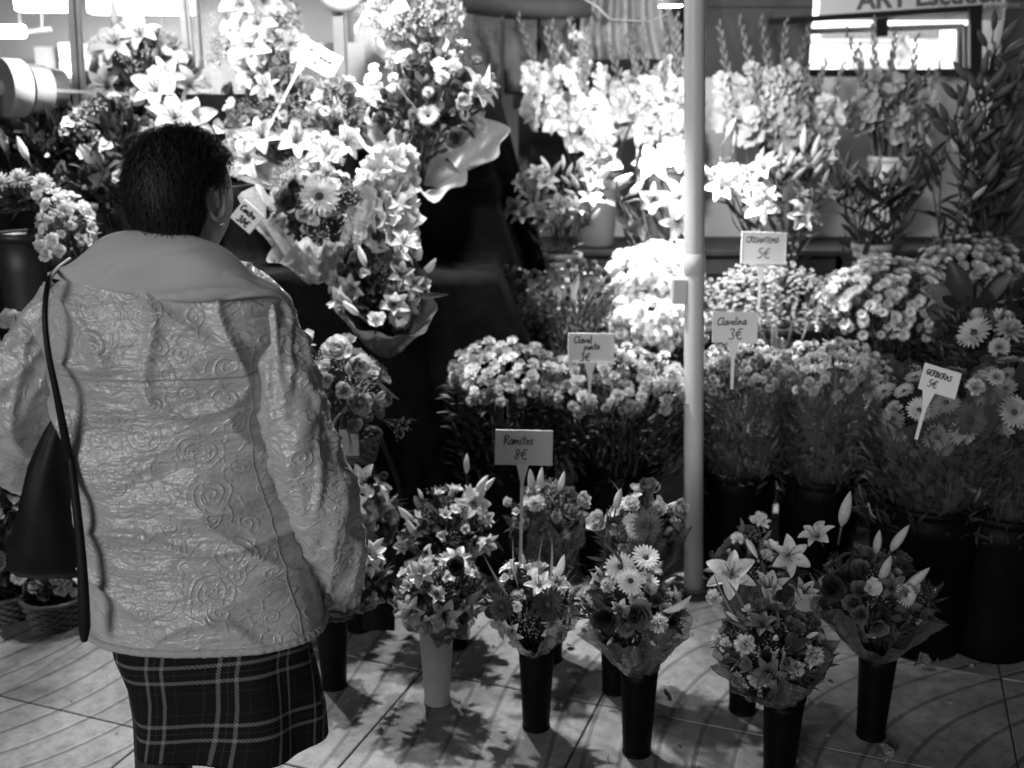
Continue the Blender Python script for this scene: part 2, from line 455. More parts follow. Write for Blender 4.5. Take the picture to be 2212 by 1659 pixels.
mb = MB(); mb.add([(-40, -30, -.012), (40, -30, -.012), (40, 60, -.012), (-40, 60, -.012)], [(0, 1, 2, 3)])
pave = put(mb.mesh('pavement', [plain('joint_grit', .09, .9, .3, 60)], False), 'pavement'); pave['kind'] = 'structure'
TS = .55; ANG = math.radians(-20)
mb = MB(); mb.box((0, 0, -.008), (TS-.005, TS-.005, .016), bev=.003); tile_me = mb.mesh('tile', [TILE], False)
ca, sa = math.cos(ANG), math.sin(ANG)
for j in range(-1, 11):
    for i in range(-9, 9):
        a = -1.217+TS*(i+.5)+(0 if j % 2 else 0); b = 2.55+TS*(j-4+.5)
        x, y = a*ca-b*sa, a*sa+b*ca
        if -2.6 < x < 3.0 and .9 < y < 5.6:
            put(tile_me, 'tile', pave, Matrix.Translation((x, y, U(-.0012, .0012))) @ RZ(ANG))
# litter of petals and leaves on the floor
for k, (u, v, kd) in enumerate(((1258, 1358, 'l'), (1545, 1403, 'l'), (1450, 1512, 'l'), (1905, 1640, 'p'), (835, 1565, 't'), (800, 1525, 't'), (1240, 1398, 'l'), (1990, 1440, 'p'))):
    p = ground(u, v); p.z = .006
    if kd == 'l': o = put(leaf_mesh('round', 'd'), 'fallen_leaf', None, frame(p, (U(-1, 1), U(-1, 1), .12), .3, .45))
    elif kd == 'p': o = put(head_mesh('carnation', 'm'), 'fallen_flower', None, frame(p+V((0, 0, .012)), (.4, -.4, .5), None, .8))
    else: o = put(leaf_mesh('lance', 'd'), 'fallen_leaf', None, frame(p, (1, .3*k-1, .05), 0, .25))
    WH = ('dark curled leaf lying on the tiles between the second and third front vases', 'dark crumpled leaf on the tiles left of the fifth vase',
          'dark jagged leaf scrap on the tiles beside the tall front vase', 'small pale flower head dropped on the dark tiles in the right corner',
          'tiny twig on the tiles below the grey vase', 'tiny twig on the tile joint left of the grey vase', 'small dark leaf scrap just below the curled leaf on the tiles',
          'pale dropped flower head beside the last right vase')[k]
    tag(o, WH, 'leaf' if kd != 'p' else 'flower', 'litter on the paving')
mb = MB(); mb.grid([[(-.03+.06*i/4+.004*math.sin(j*2), -.012+.024*j/3, .004+.006*math.sin(i*1.3)) for i in range(5)] for j in range(4)])
o = put(mb.mesh('paper_scrap', [PAPER]), 'paper_scrap', None, Matrix.Translation(ground(1247, 1452)) @ RZ(.1)); tag(o, 'small white scrap of paper lying on the tiles beside the second black vase', 'paper')

mb = MB()
for k in range(70):
    q = V((U(-1.3, 1.4), U(2.15, 3.2), .002)); petal(mb, frame(q, (U(-1, 1), U(-1, 1), .1), None, U(.4, 1.0)), .022, .014, U(-.2, .2), U(-.5, .6), .4, .05, 2, 3, 0 if k % 3 else 1, 'oval')
o = put(mb.mesh('fallen_petals', [PET['m'], LEAF['d']]), 'fallen_petals', None, None, 'stuff'); o['label'] = 'scattered petals and leaf scraps on the paving between the vases'; o['category'] = 'petals'
# ------------------------------------------------------------------ shop front on the right
YS = 5.55
def zat(v, Y): return at(1106, v, Y).z
def xat(u, v, Y): return at(u, v, Y).x
def slab(name, parent, x0, x1, y0, y1, z0, z1, m, bev=.004, kind=None):
    mb = MB(); c = V(((x0+x1)/2, (y0+y1)/2, (z0+z1)/2)); mb.box((0, 0, 0), (abs(x1-x0), abs(y1-y0), abs(z1-z0)), bev=bev)
    return put(mb.mesh(name, [m], False), name, parent, Matrix.Translation(c), kind)
RENDER_WALL = plain('rendered_wall', .55, .75, .10, 3, .1, .004)
DARKSTONE = plain('dark_stone_wall', .07, .7, .25, 5, .3, .01)
SHOPWHITE = plain('shop_white', .75, .5, .03, 3)
BLACKMETAL = plain('black_metal', .012, .35, .2, 15)
SHELFGREY = plain('shelf_grey', .25, .5, .15, 6)
sill = zat(165, YS)
shop = thing('shop_building', 'ceramics shop front with lit window behind the gladioli and dark stone piers', 'building', (2.2, YS, 0))
x0, x1 = xat(1747, 165, YS), xat(2152, 165, YS)
slab('wall', shop, .15, 4.2, YS, YS+.12, 0, sill-.003, RENDER_WALL)
slab('wall', shop, .9, x0, YS, YS+.25, sill, 3.4, DARKSTONE)
slab('wall', shop, x1, 4.6, YS-.02, YS+.25, sill-1.2, 3.4, DARKSTONE)
slab('wall', shop, x0, x1, YS, YS+.2, 2.75, 3.4, DARKSTONE)
for zz in (2.2, 2.6):
    slab('stone_joint', shop, .9, x0, YS-.004, YS+.01, zz, zz+.006, BLACKMETAL, 0)
win = slab('window_frame', shop, x0-.01, x1+.01, YS-.02, YS+.08, sill, sill+.035, BLACKMETAL)
slab('pane', win, x0, x1, YS+.05, YS+.058, sill+.04, 2.74, film('window_glass', .5, .05, .03))
mb = MB()
mb.box((0, .75, -.04), (x1-x0+.6, 1.6, .05)); mb.box((0, 1.55, .55), (x1-x0+.6, .04, 1.25)); mb.box((-(x1-x0)/2-.28, .75, .55), (.04, 1.5, 1.2)); mb.box(((x1-x0)/2+.28, .75, .55), (.04, 1.5, 1.2)); mb.box((0, .75, 1.2), (x1-x0+.6, 1.6, .05))
put(mb.mesh('shop_interior', [SHOPWHITE], False), 'interior', shop, Matrix.Translation(((x0+x1)/2, YS+.13, sill)))
def bar(name, parent, p, q, w, d, m):
    p, q = V(p), V(q); L_ = (q-p).length; mb = MB(); mb.box((0, 0, L_/2), (w, d, L_))
    ax = (q-p).normalized(); xa = ax.cross(V((0, 1, 0))); xa = V((1, 0, 0)) if xa.length < .1 else xa.normalized(); ya = ax.cross(xa)
    M = Matrix((xa, ya, ax)).transposed().to_4x4(); M.translation = p
    return put(mb.mesh(name, [m], False), name, parent, M)
YF = YS-.12
fr = thing('showcase_frame', 'black box shaped metal frame standing in front of the lit shop window', 'showcase', at(1900, 150, YF))
bar('rail', fr, at(1660, 47, YF), at(2120, 17, YF), .028, .03, BLACKMETAL)
bar('rail', fr, at(1700, 70, YF+.25), at(2080, 57, YF+.25), .03, .03, BLACKMETAL)
bar('upright', fr, at(1903, 40, YF+.04), at(1903, 80, YF+.04), .06, .03, BLACKMETAL)
bar('upright', fr, at(2106, 15, YF-.04), at(2106, 156, YF-.04), .06, .03, BLACKMETAL)
bar('upright', fr, at(2078, 55, YF+.22), at(2078, 156, YF+.22), .05, .03, BLACKMETAL)
bar('side_panel', fr, at(2092, 60, YF+.1), at(2092, 152, YF+.1), .05, .02, plain('dark_grey_metal', .05, .4))
bar('rail', fr, at(2022, 154, YF-.01), at(2130, 154, YF-.01), .026, .05, BLACKMETAL)
# shop sign
sg = thing('shop_sign', 'white fascia sign with serif lettering above the shop window', 'sign', at(1950, 10, YS-.05))
yb = YS-.055
slab('board', sg, x0+.02, x1-.02, YS-.045, YS-.025, zat(44, YS-.04), zat(-70, YS-.04), plain('sign_white', .72, .4, .03, 2))
TXT = plain('lettering_grey', .12, .5, .05); TXTL = plain('lettering_pale', .38, .5, .05)
def text(body, parent, M, size, m, bold=0.0, shear=0., name='lettering'):
    c = bpy.data.curves.new('lettering', 'FONT'); c.body = body; c.size = size; c.extrude = .0008; c.offset = bold; c.shear = shear
    c.resolution_u = 3; c.materials.append(m)
    o = bpy.data.objects.new(name, c); sc.collection.objects.link(o); dg_ = bpy.context.evaluated_depsgraph_get()
    me = bpy.data.meshes.new_from_object(o.evaluated_get(dg_)); bpy.data.objects.remove(o); return put(me, name, parent, M)
STAND = Matrix.Rotation(PI/2, 4, 'X')
text('ART Escudellers', sg, Matrix.Translation(at(1852, 20, YS-.048)) @ Matrix.Rotation(-.055, 4, 'Y') @ STAND, .135, TXT, .004)
text('The art of ceramics', sg, Matrix.Translation(at(2022, 27, YS-.048)) @ Matrix.Rotation(-.055, 4, 'Y') @ STAND, .058, TXTL)
text('ARTE', sg, Matrix.Translation(at(1952, 33, YS-.048)) @ Matrix.Rotation(-.055, 4, 'Y') @ STAND, .04, TXTL)
# things in the shop window
def wbox(u0, u1, v0, v1, Y, dep, m, name, parent):
    return slab(name, parent, xat(u0, (v0+v1)/2, Y), xat(u1, (v0+v1)/2, Y), Y, Y+dep, zat(v1, Y), zat(v0, Y), m, .006)
sh = thing('wall_shelf', 'grey shelf running along the back of the lit shop', 'shelf', at(1950, 70, YS+1.4))
wbox(1740, 2160, 84, 92, YS+1.3, .2, SHELFGREY, 'shelf_board', sh); wbox(1780, 2080, 64, 84, YS+1.45, .1, plain('back_board_grey', .1, .5), 'back_board', sh)  # shelf with a dark grey board behind it
for u0, u1, v0, v1, nm, lb in ((1790, 1835, 100, 150, 'wall_tile_panel', 'white square panel at the left end of the lit shop'), (2000, 2060, 92, 150, 'white_cabinet', 'tall white cabinet at the right end of the lit shop'), (1985, 1998, 88, 160, 'grey_post', 'grey post left of the white cabinet in the shop')):
    o = wbox(u0, u1, v0, v1, YS+1.1, .15, SHOPWHITE if 'white' in lb else SHELFGREY, nm, None); tag(o, lb, nm.split('_')[-1])
mb = MB(); mb.lathe([(.0, 0), (.05, 0), (.075, .04), (.07, .1), (.035, .14), (.04, .17), (.03, .165), (.0, .16)], 24)
vz = put(mb.mesh('ceramic_jar', [plain('painted_ceramic', .5, .2, .7, 18)]), 'ceramic_jar', None, Matrix.Translation(at(1940, 146, YS+.5))); tag(vz, 'patterned ceramic jar standing in the lit shop window', 'jar')
EMIT_CACHE = {}
def emis(name, s):
    m, N, L, P = nodes(name); P.inputs['Base Color'].default_value = g3(.8)
    P.inputs['Emission Color'].default_value = g3(1); P.inputs['Emission Strength'].default_value = s
    return m
def lamplight(name, parent, loc, watts, kind='POINT', size=.05, rot=None, spot=None, sx=None, sy=None):
    l = bpy.data.lights.new(name, kind); l.energy = watts
    if kind == 'AREA': l.shape = 'RECTANGLE'; l.size = sx; l.size_y = sy
    else: l.shadow_soft_size = size
    if kind == 'SPOT': l.spot_size = spot; l.spot_blend = .7
    o = bpy.data.objects.new(name, l)
    M = Matrix.Translation(V(loc)) @ (rot.to_4x4() if rot else Matrix.Identity(4))
    return link(o, parent, M)
cl = thing('shop_ceiling_lamp', 'bright white ceiling lamp inside the ceramics shop', 'lamp', ((x0+x1)/2, YS+.9, sill+1.15))
slab('diffuser', cl, x0+.1, x1-.1, YS+.6, YS+1.2, sill+1.12, sill+1.16, emis('shop_lamp_glow', 3))
lamplight('lamp_light', cl, ((x0+x1)/2, YS+.9, sill+1.08), 30, 'AREA', sx=1.2, sy=.6)

# ------------------------------------------------------------------ kiosk back: wall, cartons, draped sheet, posts, glass case
KW = plain('kiosk_wall', .2, .7, .12, 4, .1, .004)
kb = thing('kiosk_wall', 'grey back wall of the flower kiosk behind the ribbon rolls', 'wall', (-2, 5.85, 0))
slab('panel', kb, -5, .12, 5.85, 5.95, 0, 3.0, KW)
for xx in (-3.2, -1.9, -.9): slab('panel_joint', kb, xx, xx+.012, 5.84, 5.86, .2, 2.9, SHELFGREY, 0)
CART = plain('carton_board', .11, .75, .12, 6, .1, .003); CARTL = plain('pale_carton_board', .62, .7, .08, 6, .1, .003); MARK = plain('carton_print', .04, .7)
def carton(u0, u1, v0, v1, Y, dep, m, label, cols=(), name='carton'):
    t = thing(name, label, name.replace('_', ' '), at((u0+u1)/2, v1, Y))
    b = wbox(u0, u1, v0, v1, Y, dep, m, 'box', t)
    fl = wbox(u0+2, u1-2, v0-4, v0-.5, Y+.02, dep-.05, m, 'top_flap', t)
    if cols:
        mb = MB()
        for (u, va, vb) in cols:
            v = va
            while v < vb:
                p = at(u, v, Y-.002); w = pm(U(4, 7), v, Y); h = pm(U(4, 7), v, Y)
                for q in range(RND.choice((2, 3))):
                    mb.box((p.x+U(-.3, .3)*w, p.y, p.z+U(-.3, .3)*h), (w*U(.5, 1), .001, h*.22))
                mb.box((p.x, p.y, p.z), (w*.22, .0012, h*U(.6, 1)))
                v += 10.5
        put(mb.mesh('print', [MARK], False), 'printed_characters', t)
    return t
carton(1003, 1082, 14, 215, 5.2, .3, CART, 'tall grey carton with rows of dark printed characters behind the big wrapped bouquet', [(1012+11*k, 45, 75) for k in range(5)]+[(1014, 85, 150), (1055, 80, 150)])
carton(1088, 1160, 16, 200, 5.28, .3, CART, 'plain grey carton right of the printed carton, two short columns of print', [(1140, 55, 85), (1150, 58, 84), (1128, 140, 184), (1138, 158, 184), (1148, 158, 184), (1156, 158, 184)])
carton(1162, 1262, 18, 200, 5.34, .3, CART, 'dim grey carton behind the left white gladioli', [(1180, 160, 186)])
ct = carton(1108, 1200, 208, 232, 5.1, .4, plain('carton_mid', .06, .75, .15, 6), 'low dark carton lying on the lettered crate')
ct = carton(1120, 1262, 238, 420, 5.05, .4, plain('carton_dark', .045, .75, .2, 6), 'dark carton lettered OPE standing behind the lilies')
text('OPE', ct, Matrix.Translation(at(1150, 292, 5.045)) @ STAND, .085, MARK, .003)
DOT = plain('dark_print', .03, .7)
for vv in (300, 360, 398):
    mb = MB(); mb.lathe([(0, 0), (.022, 0), (.022, .0015), (0, .0015)], 16)
    put(mb.mesh('print_dot', [DOT], False), 'printed_dot', ct, Matrix.Translation(at(1218, vv, 5.049)) @ STAND)
SHEET = plain('grey_sheet', .24, .7, .12, 8, .15, .003)
rows = []
for j in range(16):
    v = -60+j*12.5; row = []
    for i in range(70):
        f = i/69; u = 1255+f*200+ (v-40)*.33*(f-.2)
        p = at(u, v, 5.15); p.y += .035*math.sin(f*34+1.2*math.sin(v*.02))+.02*math.sin(f*13); row.append(p)
    rows.append(row)
mb = MB(); mb.grid(rows, 0); o = put(mb.mesh('hanging_sheet', [SHEET]), 'hanging_sheet'); tag(o, 'grey sheet hanging in folds above the middle gladioli', 'sheet')
mb = MB(); mb.tube([at(1000, 2, 4.95), at(1100, 8, 4.95), at(1190, 14, 4.95), at(1275, 12, 4.95)], .055, 10)
o = put(mb.mesh('rolled_blind', [plain('dark_canvas', .03, .8)]), 'rolled_blind'); tag(o, 'dark rolled up canvas blind above the printed cartons', 'blind')
mb = MB(); mb.tube([at(1262, -3, 4.9), at(1290, 14, 4.9), at(1318, 42, 4.9)], .006, 6)
mb.tube([at(1318, 42, 4.9), at(1400, 46, 4.9), at(1440, 30, 4.9), at(1466, -5, 4.9)], .003, 6)
o = put(mb.mesh('electric_cable', [SHELFGREY]), 'electric_cable'); tag(o, 'thin electric cable sagging in front of the hanging sheet', 'cable')
# posts and glass case on the left
def post(label, pts, Y, w, m=METAL, name='metal_post', groove=True):
    t = thing(name, label, 'post', at(pts[-1][0], pts[-1][1], Y))
    p, q = at(*pts[0], Y), at(*pts[-1], Y); d = (p-q); p = q+d*1.0
    bar('tube', t, q, p+d.normalized()*.5, w, w*.8, m)
    if groove: bar('groove', t, q+V((w*.18, -w*.42, 0)), p+V((w*.18, -w*.42, 0)), w*.16, .004, plain('groove_dark', .06, .5))
    return t
post('grey metal post standing between the ribbon rolls and the bright bouquets', [(160, 0), (185, 420)], 4.05, pm(23, 100, 4.05))
post('tall silver aluminium post of the kiosk glazing above the left bouquets', [(398, 0), (428, 320)], 4.7, pm(20, 100, 4.7), plain('aluminium', .5, .3, .1, 30, metal=.4))
gc = thing('glass_case', 'glass display case beside the aluminium post with a dark base rail', 'glass case', at(470, 250, 4.75))
GL = film('case_glass', .6, .10, .03); ALU = plain('aluminium_rail', .55, .3, .1, 30)
slab('pane', gc, xat(432, 100, 4.75), xat(560, 100, 4.75), 4.75, 4.756, zat(236, 4.75), zat(-80, 4.75), GL, 0)
wbox(428, 562, 236, 243, 4.74, .03, ALU, 'bottom_rail', gc); wbox(424, 431, -80, 243, 4.73, .04, ALU, 'side_rail', gc)
wbox(428, 562, 246, 262, 4.7, .4, BLACKMETAL, 'base', gc)
for u0, u1, v0, v1, Y, m, lb in ((125, 176, 92, 128, 5.4, CARTL, 'white box on the kiosk shelf, topmost of three left of the post'), (128, 178, 130, 164, 5.4, CARTL, 'white box in the middle of the stack left of the post'), (130, 182, 166, 205, 5.4, CARTL, 'white box at the bottom of the stack left of the post'),
                             (215, 262, 112, 188, 5.3, CARTL, 'white carton right of the grey post behind the bright flowers'), (75, 120, 100, 180, 5.45, SHELFGREY, 'grey box leaning behind the ribbon rolls'), (510, 556, 70, 180, 5.5, CARTL, 'white poster card behind the glass case')):
    o = wbox(u0, u1, v0, v1, Y, .12 if Y < 5.5 else .02, m, 'box' if 'card' not in lb else 'poster_card', None); o.name = 'storage_box' if 'card' not in lb else 'poster_card'; tag(o, lb, 'box')
o = wbox(200, 229, 153, 196, 4.2, .06, BLACKMETAL, 'small_speaker', None); tag(o, 'small black speaker fixed beside the grey post', 'speaker')
# lit fluorescent fittings at the top left (the photograph shows them burning white)
fl = thing('fluorescent_light', 'burning white fluorescent ceiling light panel behind the grey post', 'light', at(300, 8, 5.0))
GLOW = emis('fluorescent_glow', 9)
wbox(186, 408, -30, 27, 5.0, .10, GLOW, 'diffuser', fl); wbox(180, 414, -38, -30, 4.98, .14, METAL, 'housing', fl)
lamplight('lamp_light', fl, at(300, 20, 4.95), 26, 'AREA', sx=.5, sy=.12, rot=Matrix.Rotation(math.radians(55), 3, 'X'))
fl = thing('fluorescent_light', 'white ceiling light left of the grey post, over the ribbon rolls', 'light', at(90, 5, 4.9))
wbox(28, 150, -30, 22, 4.9, .10, GLOW, 'diffuser', fl); wbox(22, 155, -38, -30, 4.88, .14, METAL, 'housing', fl)
fl = thing('fluorescent_tube', 'short bright fluorescent tube lying level at the left edge above the ribbon rolls', 'light', at(20, 70, 5.2))
mb = MB(); mb.tube([at(-80, 68, 5.2), at(52, 68, 5.2)], .03, 12); put(mb.mesh('tube', [GLOW]), 'glass_tube', fl)
bar('tube_holder', fl, at(52, 70, 5.2), at(110, 63, 5.2), .02, .02, METAL); bar('rod', fl, at(44, 66, 5.2), at(38, -20, 5.2), .008, .008, METAL); bar('rod', fl, at(90, 70, 5.2), at(90, -20, 5.2), .008, .008, METAL)
# ribbon rolls on a rod
RIB = plain('ribbon_paper', .34, .45, .06, 4); RIBE = plain('ribbon_roll_side', .10, .6, .1, 60, .2, .002, stretch=(3, 3, 3))
ax = V((.60, .80, -.02)).normalized()
for k, (u, v, r, lb) in enumerate(((22, 190, 62, 'largest ribbon roll, at the left edge with its pale core showing'), (74, 192, 52, 'middle sized ribbon roll between the largest and the smallest one'), (112, 190, 40, 'smallest ribbon roll, nearest the grey post'))):
    Y = 3.75+.13*k; c = at(u, v, Y); R_ = pm(r, v, Y); t = thing('ribbon_roll', lb, 'ribbon roll', c, 'ribbon rolls on the rod')
    mb = MB(); mb.lathe([(R_*.985, -.036), (R_, -.033), (R_, .033), (R_*.985, .036)], 48)
    put(mb.mesh('roll', [RIB]), 'ribbon', t, frame(c, ax, 0))
    for sg in (-1, 1):
        mb = MB(); mb.lathe([(.028, .0355*sg), (R_*.983, .0355*sg)], 48); put(mb.mesh('roll_side', [RIBE]), 'roll_side', t, frame(c, ax, 0))
    mb = MB(); mb.lathe([(.012, -.05), (.028, -.05), (.028, .05), (.012, .05), (.012, -.05)], 24); put(mb.mesh('core', [SHELFGREY]), 'core', t, frame(c, ax, 0))
rd = thing('ribbon_rack', 'metal rod and bracket carrying the three ribbon rolls', 'rack', at(0, 250, 3.7))
c0 = at(22, 190, 3.75); bar('rod', rd, c0-ax*.25, c0+ax*.6, .012, .012, METAL); bar('bracket', rd, c0-ax*.16+V((0, 0, -.5)), c0-ax*.16+V((0, 0, .02)), .03, .02, METAL)
# white bowl on a grey pole, paper roll, grey box
bl = thing('bowl_stand', 'white bowl held on top of a square grey pole behind the price card', 'bowl', at(735, 190, 4.55))
mb = MB(); rb = pm(46, 10, 4.55); mb.lathe([(0, -rb*.62), (rb*.5, -rb*.55), (rb*.85, -rb*.3), (rb, 0), (rb*.97, .004), (rb*.8, -rb*.26), (0, -rb*.5)], 36)
put(mb.mesh('bowl', [WHITEPLASTIC]), 'bowl', bl, Matrix.Translation(at(737, -4, 4.5))); bar('pole', bl, at(744, 300, 4.58), at(730, 14, 4.58), .045, .04, METAL)
pr = thing('paper_roll', 'fat white roll of wrapping paper standing left of the white topped bouquet', 'paper roll', at(822, 135, 5.0))
mb = MB(); rr = pm(54, 80, 5.0); h = zat(12, 5)-zat(138, 5); mb.lathe([(.02, 0), (rr, 0), (rr, h), (.02, h)], 40); put(mb.mesh('roll', [plain('white_paper_roll', .72, .6, .08, 9, .1, .002, stretch=(4, 4, .2))]), 'roll', pr, Matrix.Translation(at(822, 138, 5.0)))
o = wbox(770, 900, 142, 300, 4.95, .3, plain('grey_crate_board', .3, .7, .1, 5), 'grey_crate', None); tag(o, 'grey crate under the white paper roll', 'crate')
for u0, u1, v0, v1, lb in ((690, 722, 92, 218, 'white printed poster left of the grey pole behind the price card'), (752, 790, 92, 220, 'white printed poster right of the grey pole')):
    t = thing('poster', lb, 'poster', at(u0, v1, 4.9)); wbox(u0, u1, v0, v1, 4.9, .01, CARTL, 'sheet', t)
    wbox(u0+5, u1-6, v1-34, v1-8, 4.893, .004, SHELFGREY, 'picture', t)

# ------------------------------------------------------------------ stall roof, pole, pendant lamps
aw = thing('stall_awning', 'dark canvas awning stretched over the flower stall', 'awning', (0, 4.2, 2.75))
mb = MB(); mb.grid([[(-3.2+6.8*i/20, 3.0+3.0*j/8, 2.78+.12*j/8+.02*math.sin(i*1.3)) for i in range(21)] for j in range(9)]); put(mb.mesh('canvas', [plain('awning_canvas', .10, .8)]), 'canvas', aw)
pb = ground(1498, 1272); pl = thing('stall_pole', 'pale painted steel pole holding up the stall in front of the flowers', 'pole', pb)
pr_ = .0335
mb = MB(); mb.lathe([(pr_, 0), (pr_, 2.78)], 28); LEAN = Matrix.Translation(pb) @ (at(1501, 0, pb.y)-pb).to_track_quat('Z', 'Y').to_matrix().to_4x4(); put(mb.mesh('pole_tube', [POLEM]), 'tube', pl, LEAN)
zc = at(1498, 572, pb.y).z
mb = MB(); mb.lathe([(pr_+.0005, -.03), (pr_+.0035, -.028), (pr_+.0035, .035), (pr_+.0005, .038)], 28); put(mb.mesh('collar', [POLEM]), 'collar', pl, LEAN @ Matrix.Translation((0, 0, zc)))
mb = MB(); mb.lathe([(pr_, 0), (pr_+.012, 0), (pr_+.012, .008), (pr_, .01)], 28); put(mb.mesh('base_ring', [METAL]), 'base_ring', pl, Matrix.Translation(pb))
zb = at(1465, 628, pb.y).z
mb = MB(); mb.box((0, 0, 0), (.05, .05, .085), bev=.005); put(mb.mesh('clamp', [POLEM], False), 'clamp', pl, Matrix.Translation((at(1466, 628, pb.y).x, pb.y, zb)))
def pendant(label, c, watts, aim=None, cone=110, soft=.03, side=0):
    c = V(c); t = thing('pendant_lamp', label, 'lamp', c, 'lamps under the awning')
    mb = MB(); mb.lathe([(.02, .10), (.035, .09), (.11, .02), (.115, 0), (.108, .002), (.03, .085), (.0, .09)], 28); put(mb.mesh('shade', [METAL]), 'lamp_shade', t, Matrix.Translation(c))
    mb = MB(); mb.ball((0, 0, .02), .032, 16, 10); put(mb.mesh('bulb', [emis('bulb_glow', 40)]), 'bulb', t, Matrix.Translation(c))
    mb = MB(); mb.tube([(0, 0, .09), (0, 0, 2.78-c.z)], .004, 6); put(mb.mesh('cord', [BLACKMETAL]), 'cord', t, Matrix.Translation(c))
    if aim is None: lamplight('lamp_light', t, c-V((0, 0, .04)), watts, size=soft)
    else:
        rot = (c-V(aim)).to_track_quat('Z', 'Y').to_matrix()
        lamplight('lamp_light', t, c-V((0, 0, .04)), watts, 'SPOT', soft, rot, spot=math.radians(cone))
        if side: lamplight('added_spot', t, c-V((0, 0, .05)), side, 'SPOT', soft, (c-V((.3*c.x+.25, 5.2, 1.3))).to_track_quat('Z', 'Y').to_matrix(), spot=math.radians(150))  # added spot aimed backwards to light the gladioli, besides the bulb's own beam
LAMPS = 1.0
pendant('pendant lamp hanging above the big wrapped bouquet', (-.50, 3.70, 2.24), 70*LAMPS, (-1.1, 2.6, 0), 92, side=36)
pendant('pendant lamp hanging above the left bouquets near the grey post', (-1.35, 3.75, 2.2), 55*LAMPS, (-1.6, 2.7, 0), 120, side=18)
pendant('pendant lamp hanging over the front edge of the stall, above the carnations', (-.12, 3.32, 2.32), 100*LAMPS, (-.35, 2.5, 0), 62)
lamplight('added_spot', bpy.data.objects['pendant_lamp.002'], V((-.12, 3.34, 2.27)), 62*LAMPS, 'SPOT', .03, (V((-.12, 3.34, 2.27))-V((.30, 3.58, .9))).to_track_quat('Z', 'Y').to_matrix(), spot=math.radians(62))  # added spot that brightens the carnations, not part of the pendant lamp
# the reflector lamp seen at the top beside the pole
c = at(1448, 10, 3.95); sp = thing('reflector_lamp', 'round reflector lamp glowing white beside the top of the pale pole', 'lamp', c)
mb = MB(); mb.lathe([(.0, -.004), (.046, -.004), (.048, 0), (.05, .02), (.03, .08), (.02, .12), (0, .12)], 28); put(mb.mesh('housing', [METAL]), 'housing', sp, Matrix.Translation(c))
mb = MB(); mb.lathe([(0, -.008), (.044, -.006), (.044, -.004), (0, -.004)], 28); put(mb.mesh('lens', [emis('lens_glow', 30)]), 'lens', sp, Matrix.Translation(c))
mb = MB(); mb.tube([(0, 0, .12), (0, 0, 2.8-c.z)], .004, 6); put(mb.mesh('cord', [BLACKMETAL]), 'cord', sp, Matrix.Translation(c))
lamplight('lamp_light', sp, c-V((0, 0, .03)), 240*LAMPS, 'SPOT', .03, (V((-.12, -.10, 1))).to_track_quat('Z', 'Y').to_matrix(), spot=math.radians(72))
lamplight('added_spot', sp, c-V((0, 0, .035)), 36*LAMPS, 'SPOT', .03, (c-V((.8, 5.5, 1.3))).to_track_quat('Z', 'Y').to_matrix(), spot=math.radians(140))  # added spot aimed back to brighten gladioli and wall, sparing the floor

# ------------------------------------------------------------------ stepped stand under black cloth, benches
def drape(name, label, prof, x0, x1, nx=150, fold=.03, seed=0., slopes=0., sides=True):
    """a cloth over steps: prof is a list of (y, z) from the back to the floor; folds grow on the way down a drop"""
    pts = []
    for (a, b) in zip(prof[:-1], prof[1:]):
        L_ = math.hypot(b[0]-a[0], b[1]-a[1]); n = max(2, int(L_/.045)); drop = abs(b[1]-a[1]) > abs(b[0]-a[0])
        for k in range(n): pts.append((a[0]+(b[0]-a[0])*k/n, a[1]+(b[1]-a[1])*k/n, (k/n if drop else 0)))
    pts.append((prof[-1][0], prof[-1][1], 1)); rows = []
    for (y, z, d) in pts:
        row = []
        for i in range(nx):
            x = x0+(x1-x0)*i/(nx-1)
            f = (math.sin(x*19+seed+2*noise.noise(V((x*2, seed, 0))))+.6*math.sin(x*41+seed*2))*fold*d
            q = noise.noise(V((x*5, z*5, seed)))*.014
            row.append((x+.01*math.sin(z*9+i), y-f-abs(q), z+q*.4*(1-d)))
        rows.append(row)
    if sides:
        ext = []
        for r_, (y, z, d) in zip(rows, pts):
            e = r_[-1]; s_ = [(e[0]+.05+.0*k, e[1]+.0, e[2]) for k in range(1)]
        # the right flank: cloth falling outwards to the floor from every edge point
        for k in range(1, 9):
            f = k/8; col = []
            for r_, (y, z, d) in zip(rows, pts):
                e = r_[-1]; col.append((e[0]+slopes*min(1, f*2.3)+.015*math.sin(y*30)*f, e[1], e[2]*(1-f)+0.02*f))
            ext.append(col)
        rows = [list(r_)+[ext[k][j] for k in range(8)] for j, r_ in enumerate(rows)]
    mb = MB(); mb.grid(rows, 0)
    o = put(mb.mesh(name, [CLOTH]), name); tag(o, label, 'cloth'); return o
z1, z2, z3 = zat(592, 3.62), zat(407, 3.95), zat(203, 4.25)
drape('black_cloth', 'black cloth covering the tall stepped stand under the wrapped bouquets', [(4.7, 0.02), (4.7, z3), (4.25, z3), (4.24, z2+.01), (3.95, z2), (3.94, z1+.01), (3.62, z1), (3.60, .02)], -2.6, -.06, slopes=.20)
drape('black_cloth', 'black cloth over the low crate beneath the rose basket', [(3.55, .56), (3.05, .56), (3.03, .02)], -1.02, -.47, nx=70, fold=.035, seed=3, slopes=.08)
drape('black_cloth', 'black cloth over the low crate under the pots at the left edge', [(3.66, .56), (3.24, .56), (3.22, .02)], -2.1, -1.16, nx=90, fold=.03, seed=5, slopes=.06)
BENCH = plain('dark_bench_wood', .02, .6, .3, 12, .1)
